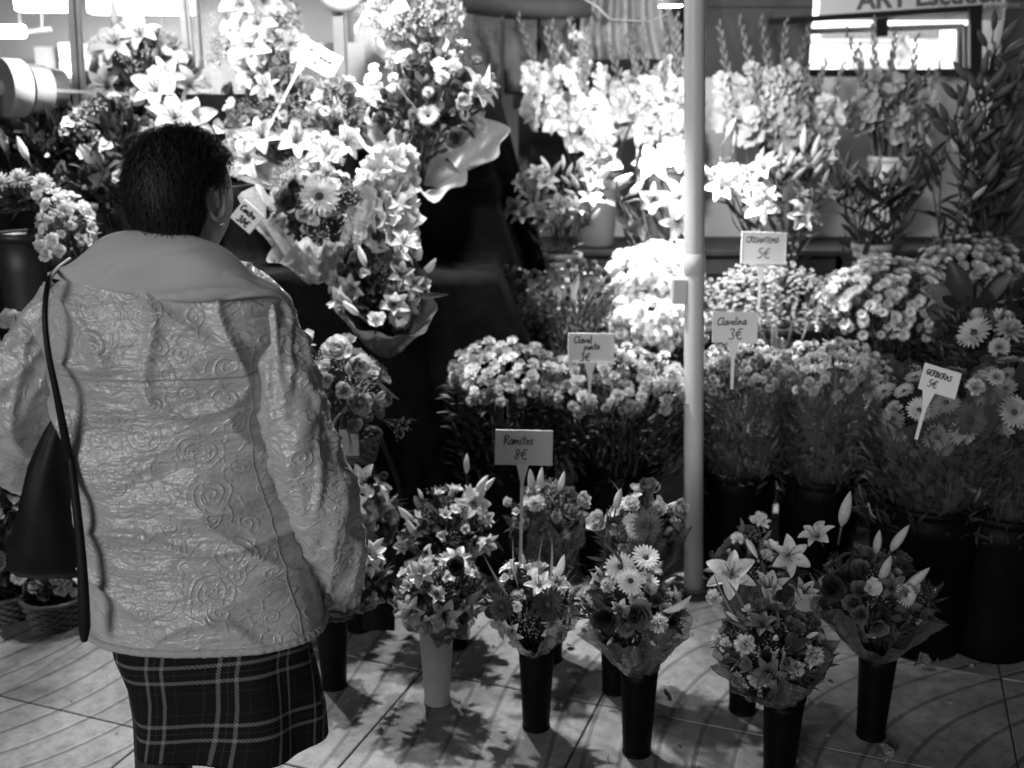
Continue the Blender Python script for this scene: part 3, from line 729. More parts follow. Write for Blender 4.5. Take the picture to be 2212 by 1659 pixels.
def bench(label, xa, xb, ya, yb, z):
    t = thing('display_bench', label, 'bench', ((xa+xb)/2, (ya+yb)/2, 0), 'benches of the stall')
    n = 4
    for k in range(n):
        w = (yb-ya)/n; slab('plank', t, xa, xb, ya+w*k+.004, ya+w*(k+1)-.004, z-.025, z, BENCH)
    for x in (xa+.04, (xa+xb)/2, xb-.04):
        for y in (ya+.04, yb-.04): slab('leg', t, x-.02, x+.02, y-.02, y+.02, 0, z-.026, BENCH)
    slab('apron', t, xa+.02, xb-.02, ya+.02, ya+.035, z-.11, z-.027, BENCH)
bench('lowest dark bench behind the carnation buckets', .02, 2.9, 3.72, 4.09, .50)
bench('middle dark bench carrying the lily buckets', .04, 2.9, 4.12, 4.64, .80)
bench('highest dark bench carrying the gladiolus buckets', .1, 2.9, 4.67, 5.32, 1.06)

# ------------------------------------------------------------------ containers
def lathe_thing(name, label, cat, c, prof, mats, group=None, n=40, parts=None):
    t = thing(name, label, cat, c, group)
    mb = MB(); mb.lathe(prof, n); put(mb.mesh(name+'_body', [mats]), 'body', t, Matrix.Translation(V(c)))
    for nm, pf, m in parts or []:
        mb = MB(); mb.lathe(pf, n); put(mb.mesh(nm, [m]), nm, t, Matrix.Translation(V(c)))
    return t
def vase(label, c, h=.265, rb=.037, rt=.05, m=BLACKPLASTIC):
    prof = [(0, .004), (rb*.86, .0), (rb, .012)]+[(rb+(rt-rb)*(k/8)**1.1, .012+(h-.02)*k/8) for k in range(1, 9)]+[(rt-.003, h-.012), (rb-.002, .03), (0, .028)]
    return lathe_thing('flower_vase', label, 'vase', c, prof, m, 'slim vases on the pavement', parts=[('rim', [(rt+.0003, h-.016), (rt+.003, h-.012), (rt+.003, h-.002), (rt-.002, h), (rt-.004, h-.006)], m), ('foot_ring', [(rb+.0003, .002), (rb+.0016, .006), (rb+.0003, .0125)], m)])
def bucket(label, c, h=.42, rb=.115, rt=.155, m=BLACKPLASTIC, group='buckets of the stall', handle=True):
    prof = [(0, .002), (rb*.95, 0), (rb, .01)]+[(rb+(rt-rb)*k/6, .01+(h-.02)*k/6) for k in range(1, 7)]+[(rt-.006, h-.01), (rb-.004, .06), (0, .06)]
    t = lathe_thing('flower_bucket', label, 'bucket', c, prof, m, group, parts=[('rim', [(rt+.0005, h-.03), (rt+.008, h-.024), (rt+.009, h-.004), (rt+.002, h), (rt-.005, h-.004)], m)])
    if handle:
        mb = MB(); mb.tube([(-(rt+.012), 0, h-.03)]+[(-(rt+.014)*math.cos(PI*k/10), -.05*math.sin(PI*k/10)-.002, h-.03-(rt*1.0)*math.sin(PI*k/10)*.55) for k in range(1, 10)]+[((rt+.012), 0, h-.03)], .003, 6)
        put(mb.mesh('handle', [METAL]), 'handle', t, Matrix.Translation(V(c)))
    return t

# ------------------------------------------------------------------ small bouquets in slim vases along the front
def ramito(label, vlabel, vuv, buv, rxp, mix, n, vm=BLACKPLASTIC, wm=CELLO2, extras=(), dY=-.01, rz=.085, vh=.265, rzs=1.0, jag=.2):
    c = ground(*vuv); vase(vlabel, c, vh, m=vm)
    b = at(buv[0], buv[1], c.y+dY); extras = [e[:6]+(e[6]*.98,) for e in extras]; rx = pm(rxp, buv[1], b.y); rim = c+V((0, 0, vh-.012))
    t = thing('wrapped_bouquet', label, 'bouquet', rim, 'small bouquets standing in vases')
    cen = b-V((0, 0, rz*.35)); axis = (cen+V((0, -.03, 0)))-rim
    foliage(t, cen-V((0, 0, .02)), rx*.85, rx*.85, rz, 70, RND.choice('ddm'), RND.choice(('lance', 'broad')), L=.62)
    skirt(t, cen, rim+V((0, 0, .01)), rx*.95, .03, 240, RND.choice('ddm'), 'lance', .5)
    dome(t, cen, rx*.80, rx*.80, rz*1.2, int(n*2.3), mix, zmin=-.5, s=.72, up=.2, tilt=V((0, -.22, 0)), jit=.18)
    stems(t, cen-V((0, 0, .04)), rim-V((0, 0, .03)), rx*.5, .02, 9)
    wrap(t, rim-V((0, 0, .012)), axis, axis.length*1.12, .036, rx*1.0, wm, RND.choice((7, 9, 11)), .2, jag, 'cellophane_wrap', seed=U(0, 9))
    for (k, tn, u, v, dy, ax, s) in extras:
        p = at(u, v, b.y+dy)
        if k in ('lance', 'broad', 'round', 'blade'): leaf(t, k, tn, p, ax, s)
        else: head(t, k, tn, p, ax, s)
    return t
G1 = 'slim vases on the pavement'
F = (0, -1, .55)
ramito('small bouquet of pale open lilies with one big dark leaf in the grey vase', 'pale grey plastic vase, the only light one on the tiles', (945, 1515), (948, 1262), 98,
       [('lily', 'w', 2, .8), ('trumpet', 'w', 2, .7), ('freesia', 'w', 4, 1.1), ('rose', 'd', 2, .9), ('spray', 'w', 3, .8), ('bud', 'w', 2, .7), ('broad', 'm', 3, .7)], 26, GREYPLASTIC, FOIL,
       [('lily', 'w', 915, 1235, -.06, (-.3, -1, .5), .62), ('lily', 'w', 985, 1215, -.02, (.2, -.6, 1), .6), ('broad', 'd', 930, 1300, -.10, (1, -.3, -.1), .9), ('broad', 'd', 985, 1305, -.10, (.9, .1, .1), .8), ('rose', 'k', 985, 1225, -.07, F, .8)])
ramito('small bouquet with tall spiky lily buds and a dark sunflower, in the second black vase', 'black vase under the spiky lily bud bouquet, right of the grey vase', (1158, 1570), (1150, 1278), 95,
       [('bud', 'w', 5, .75), ('freesia', 'w', 4, 1), ('gerbera', 'd', 1, .8), ('lily', 'w', 3, .75), ('carnation', 'l', 2, 1), ('spray', 'w', 3, .8), ('lance', 'l', 5, .8)], 26, BLACKPLASTIC, FOIL,
       [('gerbera', 'k', 1185, 1305, -.10, (.1, -1, .45), .9), ('gerbera', 'k', 1085, 1310, -.08, (-.4, -1, .4), .75), ('blade', 'p', 1120, 1270, -.06, (-.25, -.1, 1), .42), ('blade', 'p', 1165, 1265, -.06, (-.1, -.1, 1), .45), ('blade', 'p', 1185, 1270, -.05, (.15, -.2, 1), .42), ('blade', 'l', 1100, 1290, -.08, (-.6, -.3, 1), .4), ('spray', 'w', 1165, 1370, -.1, (0, -1, .2), .5) if 0 else ('bud', 'w', 1205, 1245, -.05, (.3, -.2, 1), .8)])
ramito('small bouquet of white daisies and dark round roses, in the third black vase', 'black vase under the daisy bouquet, directly in front of the pole', (1375, 1625), (1368, 1290), 112,
       [('daisy', 'w', 2, 1.6), ('lily', 'l', 2, .7), ('bud', 'l', 3, .7), ('rose', 'd', 4, 1.0), ('gerbera', 'd', 2, .8), ('carnation', 'l', 3, 1), ('spray', 'l', 2, .8), ('broad', 'd', 4, .8), ('freesia', 'l', 2, 1)], 30, BLACKPLASTIC, CELLO2,
       [('gerbera', 'w', 1340, 1225, -.05, (-.2, -1, .6), .78), ('gerbera', 'w', 1395, 1205, -.02, (.1, -.7, 1), .75), ('gerbera', 'w', 1362, 1255, -.09, (0, -1, .5), .7), ('rose', 'k', 1312, 1330, -.12, (-.4, -1, .2), 1.0), ('rose', 'd', 1375, 1325, -.14, (0, -1, .3), 1.1), ('carnation', 'w', 1420, 1345, -.14, (.2, -1, .2), .8), ('broad', 'l', 1430, 1320, -.12, (1, -.2, .2), .8), ('lance', 'l', 1350, 1230, -.05, (-.3, -.2, 1), .8)], dY=.0)
ramito('dim bouquet of grey lily buds and carnations, in the black vase nearest the camera', 'black vase standing nearest the camera, cut by the bottom edge', (1680, 1700), (1668, 1378), 122,
       [('bud', 'l', 3, .8), ('carnation', 'l', 4, 1), ('rose', 'd', 3, 1), ('lily', 'd', 2, .8), ('spray', 'l', 3, .8), ('lance', 'l', 5, .9), ('freesia', 'd', 3, 1)], 30, BLACKPLASTIC, CELLO2,
       [('trumpet', 'l', 1660, 1290, -.05, (-.1, -.3, 1), .8), ('trumpet', 'l', 1720, 1300, -.06, (.5, -.3, 1), .75), ('blade', 'l', 1585, 1330, -.08, (-.6, -.2, 1), .36), ('blade', 'l', 1610, 1320, -.09, (-.45, -.3, 1), .38), ('carnation', 'l', 1610, 1390, -.13, (-.3, -1, .4), .8), ('carnation', 'l', 1750, 1415, -.1, (.5, -1, .3), .9)], dY=.03)
ramito('dim bouquet with four upright closed lily buds, in the right black vase', 'black vase farthest right, on the darker tiles', (1880, 1590), (1888, 1265), 128,
       [('rose', 'd', 3, 1), ('lily', 'd', 3, .8), ('carnation', 'l', 3, .9), ('spray', 'l', 3, .8), ('broad', 'd', 5, .9), ('freesia', 'd', 3, 1)], 28, BLACKPLASTIC, CELLO2,
       [('bud', 'l', 1818, 1135, 0, (.05, -.1, 1), 1.15), ('bud', 'l', 1893, 1195, -.03, (0, -.2, 1), .85), ('bud', 'l', 1925, 1190, 0, (.5, 0, 1), .95), ('bud', 'l', 1903, 1255, -.08, (.05, -.3, 1), 1.0), ('bud', 'l', 1952, 1275, -.07, (.8, -.2, 1), 1.0), ('gerbera', 'l', 1955, 1285, -.12, (.4, -1, .6), .62), ('freesia', 'l', 1880, 1268, -.1, (0, -1, .5), 1.0), ('lily', 'l', 1770, 1165, .02, (-.5, -.3, .8), .7), ('rose', 'k', 1800, 1270, -.1, (-.3, -1, .5), 1)], dY=.0)
ramito('bouquet with two big pale open lilies, in the vase behind the nearest one', 'black vase partly hidden behind the nearest black vase', (1603, 1535), (1628, 1215), 94,
       [('carnation', 'w', 4, .9), ('rose', 'd', 3, 1), ('freesia', 'w', 3, 1), ('spray', 'w', 3, .8), ('lance', 'l', 5, .9), ('bud', 'l', 1, .7)], 28, BLACKPLASTIC, CELLO2,
       [('lily', 'w', 1700, 1200, -.08, (.1, -1, .5), .8), ('lily', 'w', 1580, 1245, -.1, (-.2, -.9, .8), .95), ('carnation', 'w', 1545, 1290, -.1, (-.6, -1, .3), .8), ('lance', 'l', 1604, 1150, 0, (0, -.2, 1), .6), ('carnation', 'w', 1640, 1130, 0, (0, -.4, 1), .9), ('bud', 'w', 1612, 1165, -.08, (.4, -.6, -.6), .7)], dY=.05)
ramito('bouquet of pale trumpet lilies with tall white buds behind the grey vase bouquet', 'dark vase just behind the grey vase', (985, 1395), (962, 1118), 92,
       [('trumpet', 'w', 4, .85), ('bud', 'w', 4, .75), ('freesia', 'w', 3, 1), ('rose', 'd', 3, .9), ('spray', 'w', 3, .8), ('lance', 'l', 4, .8)], 28, BLACKPLASTIC, CELLO2,
       [('bud', 'w', 1008, 1022, 0, (0, 0, 1), .72), ('bud', 'w', 1028, 1062, -.02, (.7, -.2, 1), .82), ('bud', 'w', 1036, 1066, .02, (.8, 0, 1), .8), ('lily', 'w', 1020, 1085, -.03, (.4, -1, .3), .75), ('trumpet', 'w', 1030, 1165, -.09, (.9, -.8, -.2), .8), ('bud', 'w', 892, 1130, -.05, (-.6, -.3, 1), .9), ('bud', 'w', 900, 1160, -.05, (-.45, -.4, 1), .9), ('trumpet', 'w', 890, 1180, -.06, (-.8, -.6, .4), .7), ('broad', 'd', 1040, 1150, -.02, (1, -.1, -.3), .9)], dY=.0)
ramito('bouquet with a white carnation and two pale lily buds, behind the card marked 8', 'dark vase hidden behind the second black vase', (1188, 1425), (1180, 1100), 80,
       [('rose', 'd', 3, .9), ('carnation', 'l', 3, .9), ('freesia', 'w', 3, 1), ('spray', 'w', 2, .8), ('broad', 'd', 4, .8)], 24, BLACKPLASTIC, CELLO2,
       [('carnation', 'w', 1158, 1088, -.09, (-.1, -1, .5), .85), ('bud', 'w', 1150, 1062, 0, (-.1, 0, 1), .85), ('bud', 'w', 1166, 1060, .02, (.05, 0, 1), .85), ('bud', 'w', 1208, 1062, 0, (.3, 0, 1), .75), ('carnation', 'w', 1100, 1085, -.05, (-.8, -.6, .5), .55), ('rose', 'l', 1248, 1085, -.03, (.8, -.5, .5), .9)], dY=.0)
ramito('bouquet of grey gerberas and dark roses just left of the pole', 'dark vase hidden behind the daisy bouquet', (1328, 1492), (1385, 1125), 86,
       [('rose', 'l', 5, 1), ('gerbera', 'l', 2, .8), ('bud', 'w', 2, .7), ('freesia', 'w', 4, 1), ('spray', 'l', 3, .8), ('lance', 'l', 4, .8)], 28, BLACKPLASTIC, CELLO2,
       [('gerbera', 'd', 1400, 1135, -.1, (0, -1, .5), .9), ('bud', 'l', 1330, 1100, -.07, (.1, -.3, 1), .85), ('rose', 'l', 1300, 1130, -.06, (-.7, -.6, .5), 1), ('rose', 'd', 1400, 1065, .03, (.1, -.3, 1), 1), ('lance', 'l', 1340, 1075, 0, (-.1, -.1, 1), .6), ('rose', 'l', 1455, 1105, -.03, (.8, -.5, .5), 1)], dY=.02)
ramito('bouquet with pale lily trumpets peeping out beside the jacket cuff', 'black vase standing right beside the plaid skirt', (722, 1482), (768, 1225), 62,
       [('rose', 'm', 3, .8), ('freesia', 'l', 3, .9), ('lance', 'm', 5, .8), ('spray', 'l', 2, .7)], 18, BLACKPLASTIC, CELLO2,
       [('trumpet', 'w', 792, 1205, -.04, (.7, -.5, .9), .75), ('bud', 'l', 800, 1195, -.05, (.75, -.2, 1), .8), ('lily', 'w', 795, 1220, -.06, (.6, -.9, .2), .5)], dY=.02, vh=.29)
ramito('bright bouquet of white lilies and dark round buds right of the jacket sleeve', 'black vase behind the one beside the plaid skirt', (776, 1360), (795, 1085), 66,
       [('freesia', 'w', 4, 1), ('rose', 'd', 3, .8), ('gerbera', 'm', 2, .7), ('daisy', 'w', 2, 1.2), ('lance', 'm', 3, .8), ('spray', 'w', 2, .7)], 24, BLACKPLASTIC, CELLO2,
       [('lily', 'w', 790, 1045, -.05, (-.2, -.8, .7), .85), ('lily', 'w', 770, 1085, -.08, (-.3, -1, .2), .7), ('gerbera', 'm', 800, 1110, -.1, (0, -1, .5), .6), ('rose', 'm', 835, 1115, -.08, (.6, -.9, .4), .9), ('rosebud', 'd', 800, 1040, -.09, (.2, -1, .4), .9), ('rosebud', 'd', 825, 1030, -.06, (.4, -.9, .5), .75)], dY=.0, vh=.29)

# ------------------------------------------------------------------ domed bunches in buckets behind
def bunch(label, uv, Y, rxp, ry, rzp, n, mix, s=1., fol=(90, 'd', 'lance', .9), zmin=0., up=.3, wr=None, name='flower_bunch', cat='flower bunch', group='bunches in buckets', bz=None, bk=None, extras=(), jit=.12, folz=.9, fdrop=.5, tilt=V((0, -.12, 0)), bkr=(.115, .15), bkh=.42, bm=BLACKPLASTIC, sk=560, wname='cellophane_wrap'):
    c = at(uv[0], uv[1], Y); rx = pm(rxp, uv[1], Y); rz = pm(rzp, uv[1], Y)
    base = V((c.x, c.y+.02, bz if bz is not None else 0))
    if bk: bucket(bk, base, bkh, *bkr, m=bm)
    t = thing(name, label, cat, base+V((0, 0, bkh-.04)) if bk else c, group)
    if fol: foliage(t, c-V((0, 0, rz*fdrop)), rx*.95, ry*.95, rz*folz+rz*fdrop*.4, fol[0], fol[1], fol[2], L=fol[3], zmin=-.75)
    dome(t, c-V((0, 0, rz*.25)), rx, ry, rz, n, mix, zmin=zmin-.15, s=s, up=up, jit=jit, tilt=tilt)
    if bk:
        stems(t, c-V((0, 0, rz*.6)), base+V((0, 0, .08)), rx*.35, bkr[0]*.5, 12, r=.0035)
        skirt(t, c-V((0, 0, rz*.3)), base+V((0, 0, bkh-.10)), rx*1.02, bkr[1]*1.22, int(sk*2.0), 'd', 'lance', .5)
        if wr:
            b0 = base+V((0, 0, bkh-.03)); ax = (c-b0)
            wrap(t, b0, ax, ax.length*wr[1], bkr[0]*.75, rx*wr[2], wr[0], 7, .12, .12, wname, seed=U(0, 9))
    for (k, tn, u, v, dy, ax, s_) in extras:
        p = at(u, v, Y+dy)
        if k in ('lance', 'broad', 'round', 'blade', 'fern'): leaf(t, k, tn, p, ax, s_)
        else: head(t, k, tn, p, ax, s_)
    return t
bunch('rounded bunch of mottled pale carnations at the left, above a black bucket', (1095, 808), 3.56, 122, .19, 84, 190, [('carnation', 'w', 3), ('carnation', 'l', 4), ('carnation', 'm', 4), ('rosebud', 'd', 1, .6)], .74, fol=(150, 'd', 'lance', .5), fdrop=1.0, folz=1.2, jit=.2, bk='black bucket under the left carnations', bz=0, bkh=.46)
bunch('bunch of pale carnations behind the card marked Clavel, left of the pole', (1340, 828), 3.52, 150, .2, 88, 220, [('carnation', 'w', 4), ('carnation', 'l', 4), ('carnation', 'm', 3), ('rosebud', 'm', 1, .6)], .74, jit=.2, fol=(190, 'd', 'lance', .5), fdrop=1.0, folz=1.2, bk='black bucket under the middle carnations', bz=0, bkh=.46, bkr=(.13, .165),
      extras=[('carnation', 'w', 1448, 808, -.12, (.2, -1, .5), .95), ('carnation', 'w', 1460, 835, -.12, (.3, -1, .4), .95), ('carnation', 'w', 1425, 830, -.15, (.1, -1, .4), .9), ('carnation', 'w', 1390, 880, -.15, (.1, -1, .1), .8)])
bunch('leafy bunch of small pale clavelina flowers right of the pole in a clear wrap', (1610, 800), 3.50, 108, .17, 74, 180, [('carnation', 'l', 4, .8), ('carnation', 'm', 4, .8), ('carnation', 'w', 2, .8), ('rosebud', 'm', 2, .5)], .66, sk=520, jit=.2, fol=(230, 'd', 'lance', .42), fdrop=1.7, folz=1.5, wr=(CELLO, 1.0, 1.12), bk='black bucket right of the pole under the clavelinas', bz=0, bkh=.42, bkr=(.11, .14))
bunch('bunch of bright white clavelinas with a large dark green skirt of leaves', (1795, 800), 3.44, 122, .17, 78, 190, [('carnation', 'w', 6, .8), ('carnation', 'l', 3, .8), ('rosebud', 'm', 2, .5)], .66, sk=620, jit=.2, fol=(280, 'd', 'lance', .42), fdrop=1.8, folz=1.6, wr=(CELLO, 1.0, 1.12), bk='black bucket under the white clavelinas', bz=0, bkh=.42, bkr=(.12, .15))
bunch('cellophane bunch of gerberas around the tilted card, right', (2035, 865), 2.98, 140, .17, 92, 56, [('gerbera', 'm', 4, .9), ('gerbera', 'l', 3, .9), ('carnation', 'l', 2), ('spray', 'm', 2, 1), ('broad', 'd', 4, 1)], .85, fol=(150, 'd', 'broad', .6), fdrop=1.2, folz=1.2, wr=(CELLO, 1.12, 1.15), zmin=-.6, sk=700, bk='tall black bucket under the gerbera bunches', bz=0, bkh=.5, bkr=(.14, .175),
      extras=[('gerbera', 'l', 1985, 885, -.14, (-.2, -1, .5), .7), ('carnation', 'w', 2105, 838, -.1, (0, -1, .6), .9), ('gerbera', 'd', 2095, 905, -.17, (.2, -1, .5), 1.0), ('trumpet', 'm', 2150, 930, -.17, (.4, -1, .4), .6)])
bunch('light gerbera bunch cut by the right edge', (2205, 850), 2.95, 90, .15, 92, 46, [('gerbera', 'l', 3, .9), ('gerbera', 'm', 3, .9), ('spray', 'm', 2), ('broad', 'd', 3)], .85, fol=(110, 'd', 'broad', .6), fdrop=1.2, folz=1.2, wr=(CELLO, 1.12, 1.12), zmin=-.6, sk=600, bk='black bucket at the right edge', bz=0, bkh=.48, bkr=(.13, .16),
      extras=[('gerbera', 'l', 2190, 890, -.15, (.1, -1, .4), .95), ('mum', 'l', 2150, 815, -.1, (-.1, -1, .6), .9)])
bunch('bunch of pale spider chrysanthemums at the far right above the gerberas', (2150, 725), 3.25, 62, .12, 55, 9, [('mum', 'l', 3, 1.25), ('gerbera', 'l', 1, 1)], 1.1, fol=(60, 'd', 'lance', .8), bk='dark bucket behind the gerberas', bz=0, bkh=.5)
# second row on the lowest bench (top .50)
B1 = .502
bunch('dark red looking bunch of small button roses wrapped in cellophane, left half', (1095, 640), 3.97, 92, .14, 92, 95, [('rosebud', 'd', 5, .8), ('button', 'l', 2, .9), ('rosebud', 'k', 3, .8)], .72, fol=(200, 'd', 'lance', .32), wr=(CELLO, 1.1, 1.15), bk='black bucket under the left dark bunch', bz=B1, bkh=.24, bkr=(.08, .1), zmin=-.3)
bunch('dark bunch of small roses wrapped in cellophane, nearer the white chrysanthemums', (1245, 640), 3.93, 96, .14, 96, 100, [('rosebud', 'd', 5, .8), ('button', 'l', 2.5, .9), ('rosebud', 'k', 2, .8)], .72, fol=(200, 'd', 'lance', .32), wr=(CELLO, 1.1, 1.15), bk='black bucket under the right dark bunch', bz=B1, bkh=.24, bkr=(.08, .1), zmin=-.3)
bunch('blazing white chrysanthemum bunch directly below the reflector lamp', (1415, 595), 3.98, 95, .15, 80, 120, [('mum', 'w', 1)], 1.2, fol=(60, 'm', 'lance', .6), bk='black bucket under the upper white chrysanthemums', bz=B1, bkh=.3, bkr=(.09, .12), zmin=-.2)
bunch('white chrysanthemum bunch in front, lower half of the blazing white pair', (1415, 690), 3.86, 98, .14, 72, 120, [('mum', 'w', 1)], 1.15, fol=(70, 'm', 'lance', .6), bk='black bucket under the lower white chrysanthemums', bz=B1, bkh=.2, bkr=(.09, .12), zmin=-.25)
def button_mass(label, uv, Y, rxp, ry, rzp, n, tone, cen, bk, s=1., zmin=-.2):
    c = at(uv[0], uv[1], Y); rx = pm(rxp, uv[1], Y); rz = pm(rzp, uv[1], Y); base = V((c.x, c.y, B1)); bucket(bk, base, .28, .1, .13)
    t = thing('flower_bunch', label, 'flower bunch', base+V((0, 0, .25)), 'bunches in buckets')
    foliage(t, c-V((0, 0, rz*.4)), rx*.93, ry*.93, rz, 170, 'm', 'lance', L=.4, zmin=-.6)
    stems(t, c-V((0, 0, rz*.5)), base+V((0, 0, .05)), rx*.6, .06, 20)
    mbs = [MB() for _ in range(2)]; pr = [MB() for _ in range(3)]
    for q in pr: h_button(q, 0)
    k = 0
    for i in range(n):
        z = 1-(1-zmin)*(i+.5)/n; z = min(1, z+U(-.02, .02)); th = i*2.39996; r = math.sqrt(max(0, 1-z*z)); th += U(-.06, .06)/max(r, .12); d = V((r*math.cos(th), r*math.sin(th), z))
        p = c-V((0, 0, rz*.25))+V((d.x*rx, d.y*ry, d.z*rz))*(1+U(-.24, .04)); q = pr[i % 3]; M = frame(p, (d.x/rx*.1+U(-.2, .2), d.y/ry*.1-.15+U(-.2, .2), d.z/rz*.1+.5), None, s*U(.85, 1.15))
        if k < 300: o = put(_btn(tone), 'button_flower', t, M); k += 1
        else: mbs[0].add(q.v, q.f, 0, q.t, M)
    if mbs[0].v: put(mbs[0].mesh('button_flowers', [PET[tone]]), 'button_flowers', t, None, 'stuff')
    return t
_bt = {}
def _btn(tone):
    if tone not in _bt:
        mb = MB(); h_button(mb, 0); _bt[tone] = mb.mesh('button', [PET[tone]])
    return _bt[tone]
button_mass('wide bunch of tiny white button chrysanthemums under the card marked 5', (1668, 640), 3.95, 160, .26, 95, 900, 'm', 'd', 'black bucket under the button chrysanthemums', .72)
bunch('broad mass of pale daisies filling the right of the second row', (1925, 640), 3.90, 150, .22, 104, 290, [('daisy', 'l', 3, 1.0), ('daisy', 'w', 6, 1.1), ('daisy', 'm', 1, 1.1)], 1.05, fol=(170, 'm', 'lance', .5), bk='black bucket under the broad daisies', bz=B1, bkh=.26, zmin=-.25, jit=.16)
bunch('greyer daisy bunch behind, at the far right of the second row', (2090, 570), 4.02, 110, .18, 78, 200, [('daisy', 'l', 4, 1.0), ('daisy', 'm', 3, 1.1)], 1.05, fol=(120, 'd', 'lance', .5), bk='black bucket under the greyer daisies', bz=B1, bkh=.3, zmin=-.3, jit=.16)
bunch('clump of dark broad leaves between the daisies and the right edge', (2120, 670), 3.5, 75, .12, 70, 16, [('broad', 'd', 3, 1.3), ('broad', 'm', 1, 1.2), ('round', 'd', 2, 1.3)], 1.1, fol=(90, 'd', 'broad', .8), name='leaf_bunch', cat='leaf bunch', bk='black bucket holding the dark leaves', bz=0, bkh=.5)
bunch('dark leafy bunch of small flowers at the right edge above the gerberas', (2225, 650), 3.5, 70, .12, 80, 24, [('button', 'm', 3, 1.2), ('broad', 'd', 3, 1)], 1., fol=(130, 'd', 'lance', .6), bk='black bucket at the right behind the gerberas', bz=0, bkh=.5)

# ------------------------------------------------------------------ lilies on the middle bench (top .80)
B2, B3 = .802, 1.062
WHITEBUCKET = plain('pale_bucket', .34, .45, .08, 6); DIMBUCKET = plain('grey_bucket', .14, .45, .1, 6)
def stalk(root, base, tip, tone='d', nl=10, ls=1.0, r=.0035, bend=.03, lk='lance', name='lily_stem'):
    base, tip = V(base), V(tip); mid = (base+tip)/2+V((U(-1, 1)*bend, U(-1, 1)*bend, 0)); pts = []
    for k in range(7):
        t = k/6; pts.append(base*(1-t)**2+mid*2*t*(1-t)+tip*t*t)
    mb = MB(); mb.tube(pts, [r]*6+[r*.7], 6); o = put(mb.mesh(name, [LEAF['m'] if tone != 'k' else STEM]), name, root)
    d = (tip-base).normalized()
    for k in range(nl):
        t = .25+.7*(k+U(0, .8))/nl; p = base*(1-t)**2+mid*2*t*(1-t)+tip*t*t; a = k*2.4+U(-.3, .3)
        leaf(root, lk, tone if tone != 'k' else 'd', p, d*.75+V((math.cos(a), math.sin(a), 0))*.8, ls*U(.75, 1.15))
    return o
def lilies(label, rim, Y, tips, bz=B2, tone='d', bkt=None, bm=WHITEBUCKET, nl=9, ls=.95, group='lily bunches', name='lily_bunch', bh=None, br=.075):
    rp = at(rim[0], rim[1], Y); h = max(.12, rp.z-bz)
    bucket(bkt, V((rp.x, Y, bz)), h, br*.85, br, bm, handle=False)
    t = thing(name, label, 'lilies' if 'lil' in label else 'flower bunch', (rp.x, Y, rp.z), group)
    for tip in tips:
        u, v, dy = tip[:3]; p = at(u, v, Y+dy)
        stalk(t, V((rp.x+U(-.04, .04), Y+U(-.03, .03), bz+.05)), p, tone, nl, ls)
        for (k, tn, du, dv, ax, s) in tip[3]:
            q = at(u+du, v+dv, Y+dy-.03); head(t, k, tn, q, ax, s)
            if (q-p).length > .03:
                mb = MB(); mb.tube([p-V((0, 0, .06)), (p+q)/2-V((0, 0, .02)), q-V(ax).normalized()*.04], .0022, 5); put(mb.mesh('flower_stalk', [LEAF['m']]), 'flower_stalk', t)
    return t
def cluster(tn, n, spread=30, s=.75, opn=.3, tn2=None, up=.6):
    o = []
    for k in range(n):
        a = k*2.4+U(-.4, .4); q = math.sqrt((k+.4)/n)*spread; du, dv = math.cos(a)*q, math.sin(a)*q*.8
        kd = 'bud' if U(0, 1) > opn else RND.choice(('lily', 'trumpet'))
        ax = (du/spread*.8, -.6 if kd != 'bud' else -.2, up-dv/spread*.5)
        o.append((kd, tn2 if (tn2 and kd == 'bud') else tn, du, dv, ax, s*U(.85, 1.15)))
    return o
lilies('bunch of bright half open lilies at the left edge of the right hand benches', (1215, 545), 4.25, [
    (1165, 400, 0, cluster('l', 7, 42, .78, .35, 'l')), (1215, 385, .05, cluster('m', 7, 40, .78, .3, 'l')), (1265, 400, -.03, cluster('l', 7, 38, .78, .35, 'l')), (1150, 460, -.08, cluster('m', 5, 34, .75, .6)), (1210, 470, -.1, cluster('m', 6, 36, .8, .6)), (1270, 455, -.08, cluster('l', 5, 30, .75, .4))], bkt='pale bucket under the left bright lilies', bm=DIMBUCKET, nl=7)
lilies('bunch of large white oriental lilies left of the pole with very big buds', (1440, 520), 4.3, [
    (1310, 330, 0, [('bud', 'w', -18, -20, (-.2, -.1, 1), 1.25), ('bud', 'w', 12, -14, (-.5, -.1, 1), 1.2), ('trumpet', 'l', 20, 30, (-.7, -.8, .4), 1.5), ('lily', 'l', -20, 20, (-.6, -.7, .6), 1.1)]),
    (1375, 360, -.05, [('bud', 'l', 2, -40, (.05, 0, 1), 1.35), ('bud', 'w', -95, 40, (.7, -.5, .8), 1.5), ('bud', 'l', -60, 45, (.6, -.5, .4), 1.4)]),
    (1430, 340, .05, [('lily', 'w', -15, 20, (-.3, -1, .5), 1.3), ('lily', 'w', 20, 10, (.3, -.8, .8), 1.2), ('bud', 'w', 30, 0, (.6, -.3, .9), 1.2)]),
    (1460, 440, -.1, [('lily', 'w', 5, -10, (.3, -1, .2), 1.2), ('lily', 'w', 0, 35, (.2, -1, -.2), 1.1)]), (1330, 410, -.1, [('bud', 'w', 30, 10, (.5, -.6, .5), 1.1), ('lily', 'l', 85, 20, (-.4, -1, 0), .9)])], bkt='pale bucket left of the pole under the oriental lilies', nl=8, ls=1.35)
